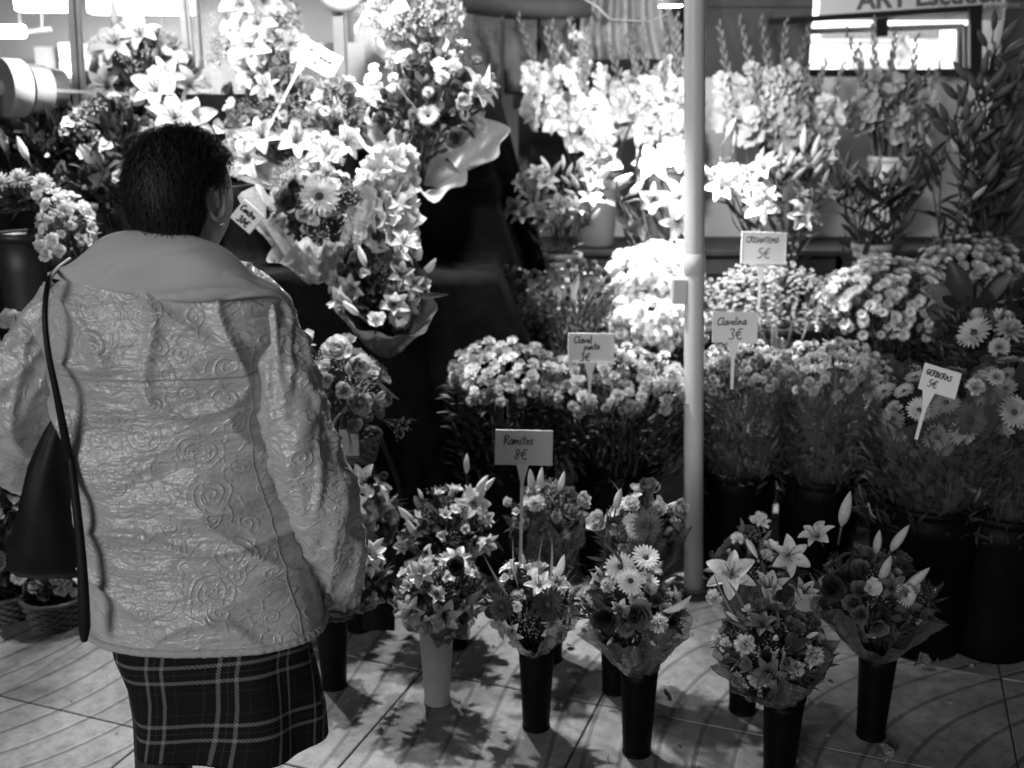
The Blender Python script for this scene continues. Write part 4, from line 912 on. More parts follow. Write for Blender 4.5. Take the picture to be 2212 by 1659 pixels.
lilies('bunch of grey striped lilies in full bloom right of the pole behind the card', (1680, 545), 4.2, [
    (1570, 400, 0, cluster('l', 6, 40, .85, .5)), (1630, 380, .05, cluster('m', 7, 45, .85, .4, 'l')), (1690, 370, 0, cluster('l', 7, 45, .85, .4, 'l')), (1745, 360, .05, cluster('l', 6, 40, .9, .25, 'l')), (1640, 450, -.1, [('lily', 'w', 0, 0, (-.1, -1, .45), 1.05)]+cluster('m', 4, 40, .85, .7)), (1720, 460, -.1, [('lily', 'l', 5, 10, (.2, -1, .3), 1.0)]+cluster('m', 4, 40, .85, .7)), (1770, 420, -.05, cluster('m', 5, 36, .8, .5)),
    (1735, 330, .1, [('bud', 'l', 0, 0, (0, 0, 1), 1.2), ('bud', 'l', 22, 10, (.2, 0, 1), 1.1)]), (1555, 340, .05, [('bud', 'l', 15, -45, (.5, 0, 1), .9), ('bud', 'm', 30, -20, (.1, 0, 1), .8)])], bkt='grey bucket right of the pole under the striped lilies', bm=DIMBUCKET, nl=9, ls=1.15)
lilies('dense bunch of closed dark lily buds in the middle of the right benches', (1885, 525), 4.2, [(1810+22*k+U(-8, 8), 385+U(-20, 35), U(-.12, .12), cluster('m' if k % 3 == 0 else 'd', 5, 30, .85, .05)) for k in range(9)], bkt='white rimmed bucket under the closed lily buds', nl=11, ls=1.15)
lilies('tall dark lilies with long closed buds rising at the right edge', (2140, 522), 4.1, [(2070+22*k+U(-8, 8), U(120, 330), U(-.12, .12), cluster('d', 5, 42, 1.05, .0)) for k in range(7)]+[(2150, 90, 0, cluster('d', 4, 40, 1.1, 0)), (2195, 160, 0, cluster('d', 5, 40, 1.1, 0)), (2180, 330, -.1, cluster('d', 5, 40, 1.0, .1)), (2120, 400, -.1, cluster('d', 5, 40, 1.0, 0))], bkt='white rimmed bucket under the tall dark lilies', nl=14, ls=1.4)
lilies('loose stems of alstroemeria buds leaning left of the tall dark lilies', (2065, 545), 4.05, [(2035, 320, 0, [('bud', 'l', -20, 0, (-.7, 0, 1), .75), ('bud', 'm', 10, -15, (.1, 0, 1), .8), ('bud', 'm', 35, -10, (.1, 0, 1), .8)]), (2000, 310, 0, [('bud', 'm', -5, -10, (-.4, 0, 1), .8), ('freesia', 'm', -20, 5, (-.8, -.3, .5), .8)]), (2090, 330, 0, [('bud', 'l', -20, 0, (-.6, 0, 1), .8), ('bud', 'm', 20, -10, (.6, 0, 1), .8)]), (2100, 430, -.1, [('bud', 'l', 0, 0, (.7, -.2, .8), .8)])], bkt='dark bucket under the loose buds', bm=BLACKPLASTIC, nl=9, ls=1.1, br=.06)
o = at(1305, 150, 4.3)

# ------------------------------------------------------------------ gladioli on the highest bench (top 1.06)
def spike(root, base, tip, tone, nfl=9, s=1.0, t0=.42, t1=.82, side=None):
    base, tip = V(base), V(tip); mid = (base+tip)/2+V((U(-.06, .06), U(-.03, .03), .04))
    P_ = lambda t: base*(1-t)**2+mid*2*t*(1-t)+tip*t*t
    d = (tip-base).normalized(); L_ = (tip-base).length
    mb = MB(); mb.tube([P_(k/10) for k in range(11)], [.0045*(1-.65*k/10) for k in range(11)], 6)
    sx = d.cross(V((0, 1, 0))).normalized()
    bud = MB(); h_bud(bud, 0, .044, .008)
    for k in range(9):
        t = t1+(1-t1)*(k+.3)/9; sg = 1 if k % 2 else -1
        mb.add(bud.v, bud.f, 0, None, frame(P_(t), d+sx*sg*.38+V((0, -.15, 0)), None, s*(1.15-.06*k)))
    o = put(mb.mesh('gladiolus_stem', [LEAF['l']]), 'gladiolus', root)
    for k in range(nfl):
        t = t0+(t1-t0)*(k+.5)/nfl; sg = 1 if k % 2 else -1
        ax = sx*sg*U(.2, 1.2)+V((0, -U(.3, 1.1), 0))+d*U(.0, .7)+V((U(-.3, .3), 0, U(-.3, .2)))
        put(head_mesh('floret', tone), 'floret', o, frame(P_(t)+ax.normalized()*U(.015, .05), ax, None, s*(1.95-.95*k/nfl)*U(.72, 1.15)))
    return o
def gladioli(label, rim, Y, spikes, tone, bkt, bm, bz=B3, bl=10, br=.1):
    rp = at(rim[0], rim[1], Y); h = max(.1, rp.z-bz); bucket(bkt, V((rp.x, Y, bz)), h, br*.85, br, bm, handle=False)
    t = thing('gladiolus_bunch', label, 'gladioli', (rp.x, Y, rp.z), 'gladiolus bunches on the highest bench')
    for (u, v, dy, tn, nf, s) in spikes:
        spike(t, V((rp.x+U(-.05, .05), Y+U(-.04, .04), bz+.05)), at(u+U(-26, 26), v+U(-50, 15), Y+dy), tn or tone, nf-RND.randrange(4), s, t0=U(.46, .54), t1=U(.70, .78))
    for k in range(bl):
        a = U(-.5, .5); leaf(t, 'blade', 'd', V((rp.x+U(-.06, .06), Y+U(-.06, .05), rp.z-.12)), (a, U(-.3, .1), 1), U(.9, 1.3))
    return t
gladioli('bunch of dazzling white gladioli leaning left beside the dim cartons', (1290, 372), 4.85, [(1140, 40, 0, 'w', 10, 1.1), (1195, 30, .05, 'w', 10, 1.1), (1240, 60, -.05, 'w', 10, 1.1), (1165, 110, -.08, 'w', 10, 1.1), (1275, 45, .08, 'l', 9, 1.05), (1225, 0, .1, 'w', 9, 1.0), (1255, 110, -.12, 'w', 9, 1.1)], 'w', 'dark bucket under the dazzling white gladioli', DIMBUCKET)
gladioli('bunch of pale gladioli between the hanging sheet and the pole', (1445, 362), 4.9, [(1330, 60, 0, 'l', 9, 1.05), (1370, 70, .05, 'l', 9, 1.05), (1405, 60, -.05, 'l', 9, 1.05), (1440, 20, 0, 'l', 9, 1.0), (1465, 35, .08, 'l', 9, 1.0), (1350, 120, -.1, 'l', 9, 1.05), (1475, 90, -.1, 'l', 9, 1.05), (1420, 130, -.12, 'w', 8, 1.0)], 'l', 'grey bucket under the pale gladioli left of the pole', DIMBUCKET)
gladioli('bunch of pale gladioli right of the pole in front of the dark stone pier', (1690, 350), 4.9, [(1545, 75, 0, 'l', 9, 1.1), (1590, 55, .05, 'l', 8, 1.05), (1650, 60, .02, 'l', 9, 1.15), (1690, 50, -.04, 'l', 9, 1.1), (1740, 100, .04, 'l', 9, 1.05), (1785, 130, -.04, 'l', 9, 1.05), (1610, 130, -.1, 'l', 9, 1.1), (1720, 150, -.1, 'm', 9, 1.05), (1800, 170, -.1, 'l', 8, 1.0)], 'l', 'grey bucket under the gladioli right of the pole', DIMBUCKET)
gladioli('bunch of dusky grey gladioli in front of the lit shop window', (1925, 338), 4.95, [(1850, 75, 0, 'm', 9, 1.05), (1885, 40, .05, 'm', 9, 1.1), (1930, 70, -.04, 'm', 9, 1.05), (1975, 90, .04, 'd', 9, 1.0), (2010, 130, 0, 'd', 9, .95), (1870, 130, -.1, 'm', 9, 1.05), (1960, 150, -.1, 'm', 9, 1.0), (2020, 160, -.06, 'm', 7, .9)], 'm', 'pale bucket under the dusky gladioli', WHITEBUCKET, bl=14)

# ------------------------------------------------------------------ arrangements on the black stand, left
def arrangement(label, uv, Y, rxp, rzp, n, mix, ry=None, s=.95, fol=(60, 'd', 'broad', .7), paper=None, tipuv=None, tipdY=.1, group='wrapped arrangements on the stand', extras=(), name='wrapped_bouquet', cat='bouquet', folds=5, zmin=-.55, up=.15, tilt=V((0, -.45, .05)), psc=1.15, amp=.22):
    c = at(uv[0], uv[1], Y); rx = pm(rxp, uv[1], Y); rz = pm(rzp, uv[1], Y); ry = ry or min(rx, rz)*.8
    bt = at(tipuv[0], tipuv[1], Y+tipdY) if tipuv else c-V((0, -.1, rz*1.4))
    t = thing(name, label, cat, bt, group)
    if fol: foliage(t, c+V((0, .03, -.02)), rx*.9, ry*.8, rz*.9, fol[0], fol[1], fol[2], L=fol[3], zmin=-.8)
    tot = sum(m[2] for m in mix)
    dome(t, c, rx, ry, rz, int(n*1.45), mix, zmin=zmin, s=s, up=up, tilt=tilt, jit=.2)
    stems(t, c, bt, rx*.4, .02, 8)
    skirt(t, c, bt+(c-bt)*.25, rx*.9, .03, 150, fol[1] if fol else 'd', 'broad' if rx > .12 else 'lance', .5)
    if paper:
        ax = (c+V((0, -.07, 0)))-bt
        wrap(t, bt, ax, ax.length*paper[1], .02, rx*psc, paper[0], folds, amp, .2, 'paper_wrap', seed=U(0, 9), pw=.75, lip=.12)
    for (k, tn, u, v, dy, ax, s_) in extras:
        p = at(u, v, Y+dy)
        if k in ('lance', 'broad', 'round', 'blade', 'fern'): leaf(t, k, tn, p, ax, s_)
        elif k == 'spray': spray(t, tn, p, ax, s_)
        else: head(t, k, tn, p, ax, s_)
    return t
FW = (0, -1, .45)
arrangement('big bouquet of white blooms and dark leaves in flared grey paper on the top step', (925, 215), 3.92, 125, 105, 42, [('freesia', 'w', 4, 1.3), ('mum', 'w', 2, .9), ('rose', 'd', 3, 1), ('carnation', 'm', 3, 1), ('gerbera', 'l', 1, .9), ('broad', 'd', 4, 1.1), ('spray', 'l', 3, 1)], s=.9, fol=(90, 'd', 'broad', .8), paper=(PAPER, .66), tipuv=(905, 400), tipdY=.16, psc=1.25, folds=5, amp=.26,
            extras=[('rosebud', 'w', 1003, 232, -.2, FW, 1.5), ('lily', 'w', 1015, 205, -.1, (.9, -.4, .5), 1.2), ('trumpet', 'w', 1030, 190, -.05, (1, -.2, .35), 1.1), ('carnation', 'w', 978, 150, -.05, (.3, -.7, .8), 1.1), ('carnation', 'w', 985, 125, 0, (.3, -.5, .9), 1.0), ('freesia', 'w', 995, 105, 0, (.3, -.2, 1), 1.1), ('lily', 'w', 805, 240, -.05, (-.9, -.6, .3), 1.0), ('gerbera', 'l', 925, 250, -.2, FW, .8), ('rose', 'd', 985, 300, -.2, (.1, -1, .1), 1.2), ('blade', 'l', 885, 230, -.18, (-.4, -.4, 1), .35), ('blade', 'p', 905, 245, -.19, (-.5, -.5, .8), .35), ('broad', 'd', 965, 340, -.2, (.3, -.6, -.9), 1.0), ('rose', 'w', 1030, 275, -.1, (.7, -.8, .2), .9), ('mum', 'w', 925, 200, -.15, FW, .8)])
arrangement('white topped bouquet in a white paper cone, with a grey ribbon', (890, 45), 4.2, 85, 75, 22, [('lily', 'w', 3, 1.2), ('freesia', 'w', 4, 1.3), ('mum', 'w', 2, .9), ('spray', 'w', 2, 1)], s=1, fol=(30, 'l', 'lance', .9), paper=(PAPER, .75), tipuv=(905, 200), tipdY=.1, psc=1.0, extras=[('blade', 'p', 942, 130, -.15, (.25, 0, 1), .72), ('freesia', 'w', 985, 20, 0, (.8, -.2, .4), 1.2), ('freesia', 'w', 990, 40, -.02, (.9, -.2, -.2), 1.1), ('fern', 'l', 975, 90, -.05, (.3, 0, 1), 1.2)])
arrangement('loose bouquet of white and mottled flowers behind the tilted price card', (610, 265), 3.98, 120, 95, 46, [('freesia', 'w', 5, 1.2), ('lily', 'w', 2, 1), ('rose', 'd', 3, 1), ('carnation', 'm', 3, 1), ('mum', 'w', 2, .8), ('broad', 'm', 3, 1), ('spray', 'w', 3, 1)], s=.9, fol=(80, 'm', 'broad', .7), paper=(PAPER, .75), tipuv=(640, 410), tipdY=.1,
            extras=[('lily', 'w', 640, 310, -.15, (.2, -1, .5), 1.1), ('lily', 'w', 570, 300, -.15, (-.2, -1, .5), 1.1), ('carnation', 'w', 720, 245, -.1, (.5, -.9, .3), 1.1), ('mum', 'w', 680, 290, -.12, FW, .9), ('lily', 'w', 540, 345, -.15, (-.2, -1, .1), 1.1)])
arrangement('mixed bouquet with pale petals just left of the big paper bouquet', (720, 265), 3.88, 70, 90, 24, [('freesia', 'w', 3, 1.2), ('rose', 'm', 2, 1), ('lily', 'w', 1, .9), ('rose', 'd', 2, .9), ('spray', 'w', 2, 1), ('lance', 'm', 3, 1)], s=.85, fol=(60, 'm', 'lance', .7), extras=[('lily', 'w', 705, 335, -.1, (.1, -1, .4), 1.1), ('lily', 'w', 745, 310, -.1, (.5, -1, .2), .9)])
arrangement('round posy of white blooms with one wide gerbera, in frilled pale paper', (675, 435), 3.55, 92, 78, 40, [('freesia', 'w', 4, 1.2), ('mum', 'w', 3, .8), ('rose', 'd', 2, .9), ('spray', 'w', 5, 1), ('carnation', 'l', 2, 1), ('round', 'd', 2, 1)], s=.85, fol=(60, 'd', 'round', .7), paper=(PAPER, .92), tipuv=(685, 610), tipdY=.12, folds=8, amp=.3, psc=1.22,
            extras=[('gerbera', 'w', 690, 425, -.22, (.1, -1, .5), 1.35), ('rose', 'd', 632, 440, -.2, (-.4, -1, .3), 1.3), ('rose', 'd', 745, 430, -.16, (.5, -1, .2), 1.2), ('spray', 'w', 735, 440, -.15, (.5, -1, .3), .9), ('spray', 'w', 745, 470, -.15, (.5, -1, -.2), .9), ('spray', 'w', 690, 500, -.18, (.1, -1, -.2), .8), ('rosebud', 'd', 640, 410, -.2, FW, 1.2), ('mum', 'w', 600, 420, -.1, (-.8, -.7, .2), .9), ('mum', 'w', 660, 385, -.15, FW, .9)])
# a single white gladiolus stem standing beside the posy
gt = thing('gladiolus_bunch', 'short thick white gladiolus stem standing beside the frilled posy', 'gladioli', at(830, 560, 3.5))
spike(gt, at(800, 640, 3.5), at(868, 300, 3.52), 'w', 13, 1.15, .34, .93); spike(gt, at(805, 640, 3.52), at(845, 330, 3.46), 'w', 12, 1.1, .36, .93); spike(gt, at(812, 640, 3.5), at(820, 360, 3.45), 'w', 10, 1.1, .38, .93)
leaf(gt, 'blade', 'l', at(830, 600, 3.44), (.2, -.1, 1), .62); leaf(gt, 'blade', 'm', at(818, 610, 3.45), (.1, -.1, 1), .6)
arrangement('leafy dark bouquet with lily buds in a dark paper cone, low on the stand', (825, 610), 3.42, 92, 100, 44, [('freesia', 'l', 3, 1), ('carnation', 'm', 3, .9), ('rose', 'd', 3, .9), ('lily', 'm', 2, .8), ('spray', 'm', 3, .8), ('broad', 'd', 3, 1), ('lance', 'm', 3, 1), ('round', 'd', 2, 1)], s=.8, fol=(90, 'd', 'round', .6), paper=(PAPERD, .8), tipuv=(842, 765), tipdY=.06, folds=4,
            extras=[('trumpet', 'l', 760, 660, -.15, (-.7, -.7, .4), 1.0), ('bud', 'w', 775, 680, -.2, (-.6, -.5, .7), .9), ('freesia', 'w', 815, 690, -.2, (0, -1, .3), 1.1), ('trumpet', 'l', 850, 660, -.2, (.2, -1, .4), .9), ('gerbera', 'm', 862, 685, -.2, (.3, -1, .2), .7), ('round', 'l', 915, 580, -.05, (.8, -.4, .2), 1.0), ('lily', 'l', 870, 530, -.05, (.4, -.6, .7), .7), ('bud', 'w', 790, 575, -.1, (-.3, -.4, .9), .9), ('lance', 'm', 900, 640, -.1, (1, -.4, .1), .9)])
rb = arrangement('bouquet of half open roses rising from a small wicker basket', (738, 855), 3.12, 76, 105, 34, [('rose', 'l', 4, 1.1), ('rose', 'm', 2, 1.1), ('spray', 'l', 5, .9), ('round', 'd', 3, .9), ('carnation', 'm', 2, .9)], s=.85, fol=(80, 'd', 'round', .55), tipuv=(760, 985), tipdY=.02, group=None,
            extras=[('rose', 'l', 728, 762, -.1, (.1, -.8, .6), 1.3), ('rose', 'l', 768, 795, -.14, (.5, -.9, .3), 1.2), ('rosebud', 'm', 815, 862, -.08, (.8, -.6, .2), 1.2), ('rose', 'l', 668, 745, -.05, (-.3, -.6, .7), 1.0), ('spray', 'l', 760, 830, -.13, (.4, -1, .1), .9), ('spray', 'l', 690, 820, -.1, (-.3, -1, .2), .9), ('broad', 'm', 745, 925, -.1, (.6, -.7, -.3), 1.1), ('lance', 'p', 720, 925, -.11, (.2, -.3, 1), .8), ('lance', 'm', 810, 815, -.1, (.5, -.2, -.8), .9), ('spray', 'm', 825, 905, -.06, (.9, -.5, -.2), .8)])
WICK = plain('wicker', .07, .6, .3, 60, .3)
def basket(label, c, r, h, m=WICK, hoop=True):
    t = thing('wicker_basket', label, 'basket', c); mb = MB(); n = 48; nr = max(6, int(h/.012))
    mb.lathe([(0, .002), (r*.72, .0)], n)
    for k in range(nr):
        rr = r*(.75+.25*(k/nr)); pts = [(V((math.cos(2*PI*i/n)*(rr+.004*(1 if (i//2+k) % 2 else -1)), math.sin(2*PI*i/n)*(rr+.004*(1 if (i//2+k) % 2 else -1)), .006+h*k/nr))) for i in range(n+1)]
        mb.tube(pts, h/nr*.52, 5, cap=False)
    put(mb.mesh('weave', [m]), 'weave', t, Matrix.Translation(V(c)))
    mb = MB(); mb.tube([(math.cos(2*PI*i/n)*r*1.02, math.sin(2*PI*i/n)*r*1.02, h) for i in range(n+1)], .008, 6, cap=False); put(mb.mesh('rim', [m]), 'rim', t, Matrix.Translation(V(c)))
    if hoop:
        mb = MB(); mb.tube([(-r*math.cos(PI*i/16), 0, h+r*1.6*math.sin(PI*i/16)) for i in range(17)], .006, 6); put(mb.mesh('handle', [m]), 'handle', t, Matrix.Translation(V(c)))
    return t
cb = at(765, 985, 3.14); basket('small wicker basket holding the half open roses', V((cb.x, cb.y, .565)), .085, .085, hoop=False)
wbox(733, 775, 928, 985, 3.04, .004, PAPERG, 'gift_card', None); tag(bpy.data.objects['gift_card'], 'pale square card tucked into the rose basket', 'card')
# top left: bright crowd of bouquets behind the woman's head
arrangement('bright mass of white flowers right of the grey post, nearest the kiosk glass', (300, 175), 4.35, 125, 105, 46, [('freesia', 'w', 6, 1.3), ('lily', 'w', 3, 1.1), ('mum', 'w', 2, 1), ('rose', 'm', 2, 1), ('broad', 'm', 3, 1.1), ('spray', 'w', 3, 1.1), ('bud', 'w', 2, 1)], s=1, fol=(80, 'm', 'lance', 1.0), paper=(PAPER, .8), tipuv=(310, 330), extras=[('bud', 'w', 250, 60, 0, (-.1, 0, 1), 1.3), ('rosebud', 'l', 325, 285, -.3, FW, 1.8), ('lily', 'w', 380, 260, -.25, (.2, -1, .5), 1.4), ('lily', 'w', 415, 265, -.22, (.4, -1, .4), 1.3), ('lily', 'w', 340, 200, -.2, FW, 1.3), ('mum', 'w', 350, 170, -.15, FW, 1.2)])
arrangement('speckled bouquet of small white blossoms between the grey post and the hair', (240, 300), 4.0, 100, 85, 44, [('freesia', 'w', 5, 1.1), ('freesia', 'l', 3, 1.1), ('rose', 'd', 3, 1), ('lance', 'm', 4, 1), ('spray', 'w', 3, 1), ('broad', 'd', 3, 1)], s=.9, fol=(80, 'd', 'lance', .8), extras=[('freesia', 'w', 150, 285, -.1, FW, 1.2), ('freesia', 'w', 262, 375, -.2, FW, 1.3), ('rose', 'l', 265, 395, -.22, FW, 1.2), ('freesia', 'w', 230, 320, -.2, FW, 1.2), ('freesia', 'w', 190, 335, -.2, FW, 1.2)])
arrangement('bunch of dark slender stems with few pale buds left of the grey post', (85, 300), 3.9, 85, 80, 24, [('lance', 'd', 6, 1.1), ('freesia', 'm', 2, 1), ('bud', 'l', 2, .9), ('freesia', 'l', 1, 1), ('fern', 'd', 2, 1)], s=.9, fol=(160, 'd', 'lance', .8), extras=[('freesia', 'w', 150, 270, -.1, FW, 1.0), ('bud', 'w', 60, 345, -.15, (-.2, -.4, 1), 1.0), ('bud', 'w', 15, 330, -.1, (-.1, -.2, 1), 1.1)])
bright = arrangement('blown out spray of tall white flowers inside the glass case corner', (560, 95), 4.3, 62, 125, 36, [('freesia', 'w', 4, 1.4), ('mum', 'w', 3, 1.1), ('lily', 'w', 3, 1.2), ('spray', 'w', 2, 1.2)], s=1, fol=(30, 'l', 'lance', .9))
arrangement('pair of leafy dark roses behind the left shoulder', (215, 400), 3.7, 70, 70, 22, [('rose', 'd', 3, 1), ('round', 'd', 4, 1.1), ('broad', 'm', 3, 1), ('freesia', 'm', 1, 1)], s=.95, fol=(70, 'd', 'round', .7), extras=[('freesia', 'w', 260, 385, -.1, FW, 1.0)])
# left edge
WB = arrangement('three round white pompon blooms over a dark bucket at the left edge', (55, 415), 3.36, 55, 38, 10, [('freesia', 'w', 2, .8), ('round', 'd', 4, .9)], s=.8, fol=(60, 'd', 'lance', .7), extras=[('mum', 'w', 2, 395, -.1, (-.2, -.6, .8), 1.25), ('mum', 'w', 44, 388, -.12, (0, -.7, .8), 1.25), ('mum', 'w', 92, 398, -.1, (.2, -.7, .8), 1.25), ('freesia', 'w', 85, 425, -.1, FW, .8)])
WC = arrangement('white freesia spray drooping from a grey vase beside the left shoulder', (140, 490), 3.3, 45, 70, 22, [('freesia', 'w', 1, 1)], s=.85, fol=(16, 'm', 'lance', .6), extras=[('freesia', 'w', 95, 535, -.1, FW, .95), ('freesia', 'w', 120, 520, -.1, FW, .95), ('freesia', 'w', 105, 555, -.1, FW, .9), ('freesia', 'w', 135, 545, -.1, FW, .95)])
p = at(55, 600, 3.35); bucket('dark grey bucket under the white pompon blooms', V((p.x, 3.40, .56)), at(50, 500, 3.40).z-.56, .085, .10, plain('dim_bucket', .012, .5), handle=False)
p = at(150, 600, 3.5); bucket('grey bucket standing behind the white freesias', V((p.x, 3.54, .56)), at(150, 440, 3.54).z-.56, .075, .09, plain('dim_bucket_grey', .06, .5), handle=False)
wl_ = arrangement('pale open rose with a smaller one beside it at the left edge, by the sleeve', (20, 720), 3.28, 34, 34, 5, [('round', 'd', 1, .8), ('lance', 'm', 1, .8)], s=.8, fol=(30, 'd', 'round', .5), extras=[('rose', 'w', 32, 700, -.05, (0, -.8, .6), 1.15), ('rose', 'w', -8, 745, -.05, (-.2, -1, .4), 1.1)])
p = at(22, 800, 3.28); vase('dark vase at the left edge holding two pale roses', V((p.x, 3.31, .565)), max(.08, at(20, 760, 3.31).z-.565), .04, .055)
# lower left: baskets by the handbag
arrangement('foil wrapped plant with pale leaves behind the handbag at the left edge', (15, 1090), 2.75, 45, 85, 16, [('round', 'l', 3, 1), ('freesia', 'l', 3, 1), ('broad', 'm', 3, .9)], s=.85, fol=(50, 'm', 'broad', .6), paper=(FOIL, .8), tipuv=(-5, 1225), tipdY=.0)
p = ground(8, 1410); vase('dark vase under the foil wrapped plant at the left edge', V((p.x-.02, 2.76, 0)), .36, .05, .06)
bc_ = ground(125, 1345); basket('wicker basket of white flowers standing on the tiles behind the handbag', bc_, .10, .10)
arrangement('white carnations filling the wicker basket behind the handbag', (128, 1255), bc_.y, 48, 38, 22, [('carnation', 'w', 4, 1), ('freesia', 'w', 3, 1), ('round', 'd', 3, .9), ('rose', 'd', 1, .8)], s=.85, fol=(40, 'd', 'round', .5), tipuv=(126, 1320), tipdY=.02, group=None)
bc_ = ground(20, 1330); basket('dark wicker basket half cut by the left edge', bc_, .09, .09)
arrangement('small dark leafy posy with one white bloom in the left edge basket', (25, 1250), bc_.y, 42, 40, 14, [('round', 'd', 4, .9), ('broad', 'd', 3, .8), ('rose', 'd', 2, .8)], s=.8, fol=(40, 'd', 'round', .5), tipuv=(22, 1310), tipdY=.02, group=None, extras=[('carnation', 'w', 45, 1245, -.08, FW, .9)])

# ------------------------------------------------------------------ hand-lettered price cards
GLY = {
 'R': (.6, [[(.08, 0), (.12, 1)], [(0, .8), (.15, 1), (.45, .95), (.5, .72), (.12, .5)], [(.2, .5), (.55, .02)]]),
 'a': (.5, [[(.42, .5), (.2, .55), (.05, .3), (.1, .03), (.28, .05), (.42, .45), (.4, .1), (.52, .02)]]),
 'm': (.7, [[(.03, .5), (.06, 0), (.1, .4), (.25, .5), (.3, 0), (.36, .4), (.5, .5), (.56, .05), (.65, .02)]]),
 'i': (.25, [[(.08, .5), (.08, .05), (.2, .02)], [(.1, .72), (.11, .76)]]),
 't': (.35, [[(.15, .9), (.13, .08), (.3, .02)], [(0, .6), (.33, .62)]]),
 'o': (.45, [[(.2, .5), (.05, .25), (.18, 0), (.38, .22), (.25, .5), (.2, .5)]]),
 's': (.4, [[(.33, .5), (.12, .48), (.1, .32), (.3, .2), (.25, -.04), (.02, .0)]]),
 'l': (.25, [[(.1, 1), (.07, .1), (.2, .0)]]), 'C': (.6, [[(.5, .85), (.3, 1), (.05, .6), (.1, .1), (.35, 0), (.52, .15)]]),
 'v': (.45, [[(.02, .5), (.18, .02), (.4, .52)]]), 'e': (.45, [[(.06, .25), (.36, .3), (.25, .52), (.06, .3), (.15, .02), (.4, .1)]]),
 'p': (.5, [[(.06, .5), (.06, -.4)], [(.06, .4), (.25, .53), (.4, .3), (.25, .05), (.06, .12)]]), 'u': (.5, [[(.05, .5), (.08, .1), (.25, .02), (.38, .5), (.38, .08), (.48, .02)]]),
 'n': (.5, [[(.05, .5), (.06, 0), (.12, .4), (.28, .5), (.36, .05), (.46, .02)]]), 'r': (.36, [[(.05, .5), (.07, 0), (.1, .35), (.32, .5)]]),
 'g': (.5, [[(.38, .48), (.15, .52), (.06, .25), (.2, .05), (.38, .4), (.36, -.3), (.1, -.35)]]), 'd': (.5, [[(.36, .45), (.12, .48), (.06, .15), (.25, .03), (.4, .4)], [(.4, 1), (.39, .05)]]),
 '8': (.55, [[(.42, .85), (.2, .98), (.08, .78), (.4, .35), (.3, .02), (.08, .08), (.1, .32), (.45, .7), (.42, .85)]]),
 '3': (.55, [[(.08, .88), (.3, 1), (.42, .78), (.2, .54), (.45, .32), (.35, .02), (.02, .08)]]), '5': (.55, [[(.45, .98), (.12, .95), (.1, .58), (.35, .6), (.45, .3), (.3, .02), (.02, .05)]]),
 '0': (.55, [[(.25, .95), (.05, .5), (.22, .02), (.45, .45), (.3, .95), (.25, .95)]]), '€': (.7, [[(.6, .92), (.35, .98), (.15, .6), (.2, .15), (.45, 0), (.62, .12)], [(0, .6), (.5, .64)], [(0, .4), (.45, .43)]]),
 'I': (.22, [[(.1, .9), (.09, 0)]]), 'S': (.5, [[(.42, .8), (.2, .9), (.1, .65), (.38, .4), (.3, .02), (.02, .08)]]), 'A': (.58, [[(.0, 0), (.26, .92), (.5, 0)], [(.1, .35), (.42, .36)]]),
 'N': (.58, [[(.05, 0), (.08, .9), (.42, .05), (.45, .92)]]), 'T': (.52, [[(.0, .9), (.5, .92)], [(.25, .9), (.22, 0)]]), 'E': (.5, [[(.42, .9), (.08, .88), (.06, .02), (.42, .04)], [(.07, .46), (.35, .48)]]),
 'M': (.68, [[(.03, 0), (.1, .9), (.3, .3), (.5, .92), (.58, 0)]]), 'O': (.6, [[(.28, .92), (.05, .5), (.22, 0), (.5, .4), (.32, .92), (.28, .92)]]), 'G': (.6, [[(.5, .8), (.25, .95), (.05, .45), (.25, 0), (.5, .15), (.5, .42), (.3, .42)]]), 'B': (.52, [[(.06, 0), (.08, .92), (.36, .85), (.3, .52), (.08, .48), (.42, .38), (.38, .06), (.06, 0)]]),
 ' ': (.4, [])}
def scribble(body, h, th, x0, y0, slope=0., slant=.12, sq=1.0):
    mb = MB(); x = x0
    for ch in body:
        w, st = GLY[ch]
        for line in st:
            P2 = []
            for a, b in zip(line[:-1], line[1:]):
                for k in range(3): P2.append((a[0]+(b[0]-a[0])*k/3, a[1]+(b[1]-a[1])*k/3))
            P2.append(line[-1])
            P2 = [P2[0]]+[((P2[i-1][0]+2*P2[i][0]+P2[i+1][0])/4, (P2[i-1][1]+2*P2[i][1]+P2[i+1][1])/4) for i in range(1, len(P2)-1)]+[P2[-1]]
            W = []
            for (px, py) in P2:
                X = x+(px*sq+py*slant)*h; W.append(V((X, y0+py*h+(X-x0)*slope, 0)))
            for i in range(len(W)-1):
                d = (W[i+1]-W[i]); 
                if d.length < 1e-6: continue
                d.normalize(); n_ = V((-d.y, d.x, 0))*th/2; e = d*th*.35
                mb.add([W[i]-n_-e, W[i+1]-n_+e, W[i+1]+n_+e, W[i]+n_-e], [(0, 1, 2, 3)])
        x += w*h*sq
    return mb
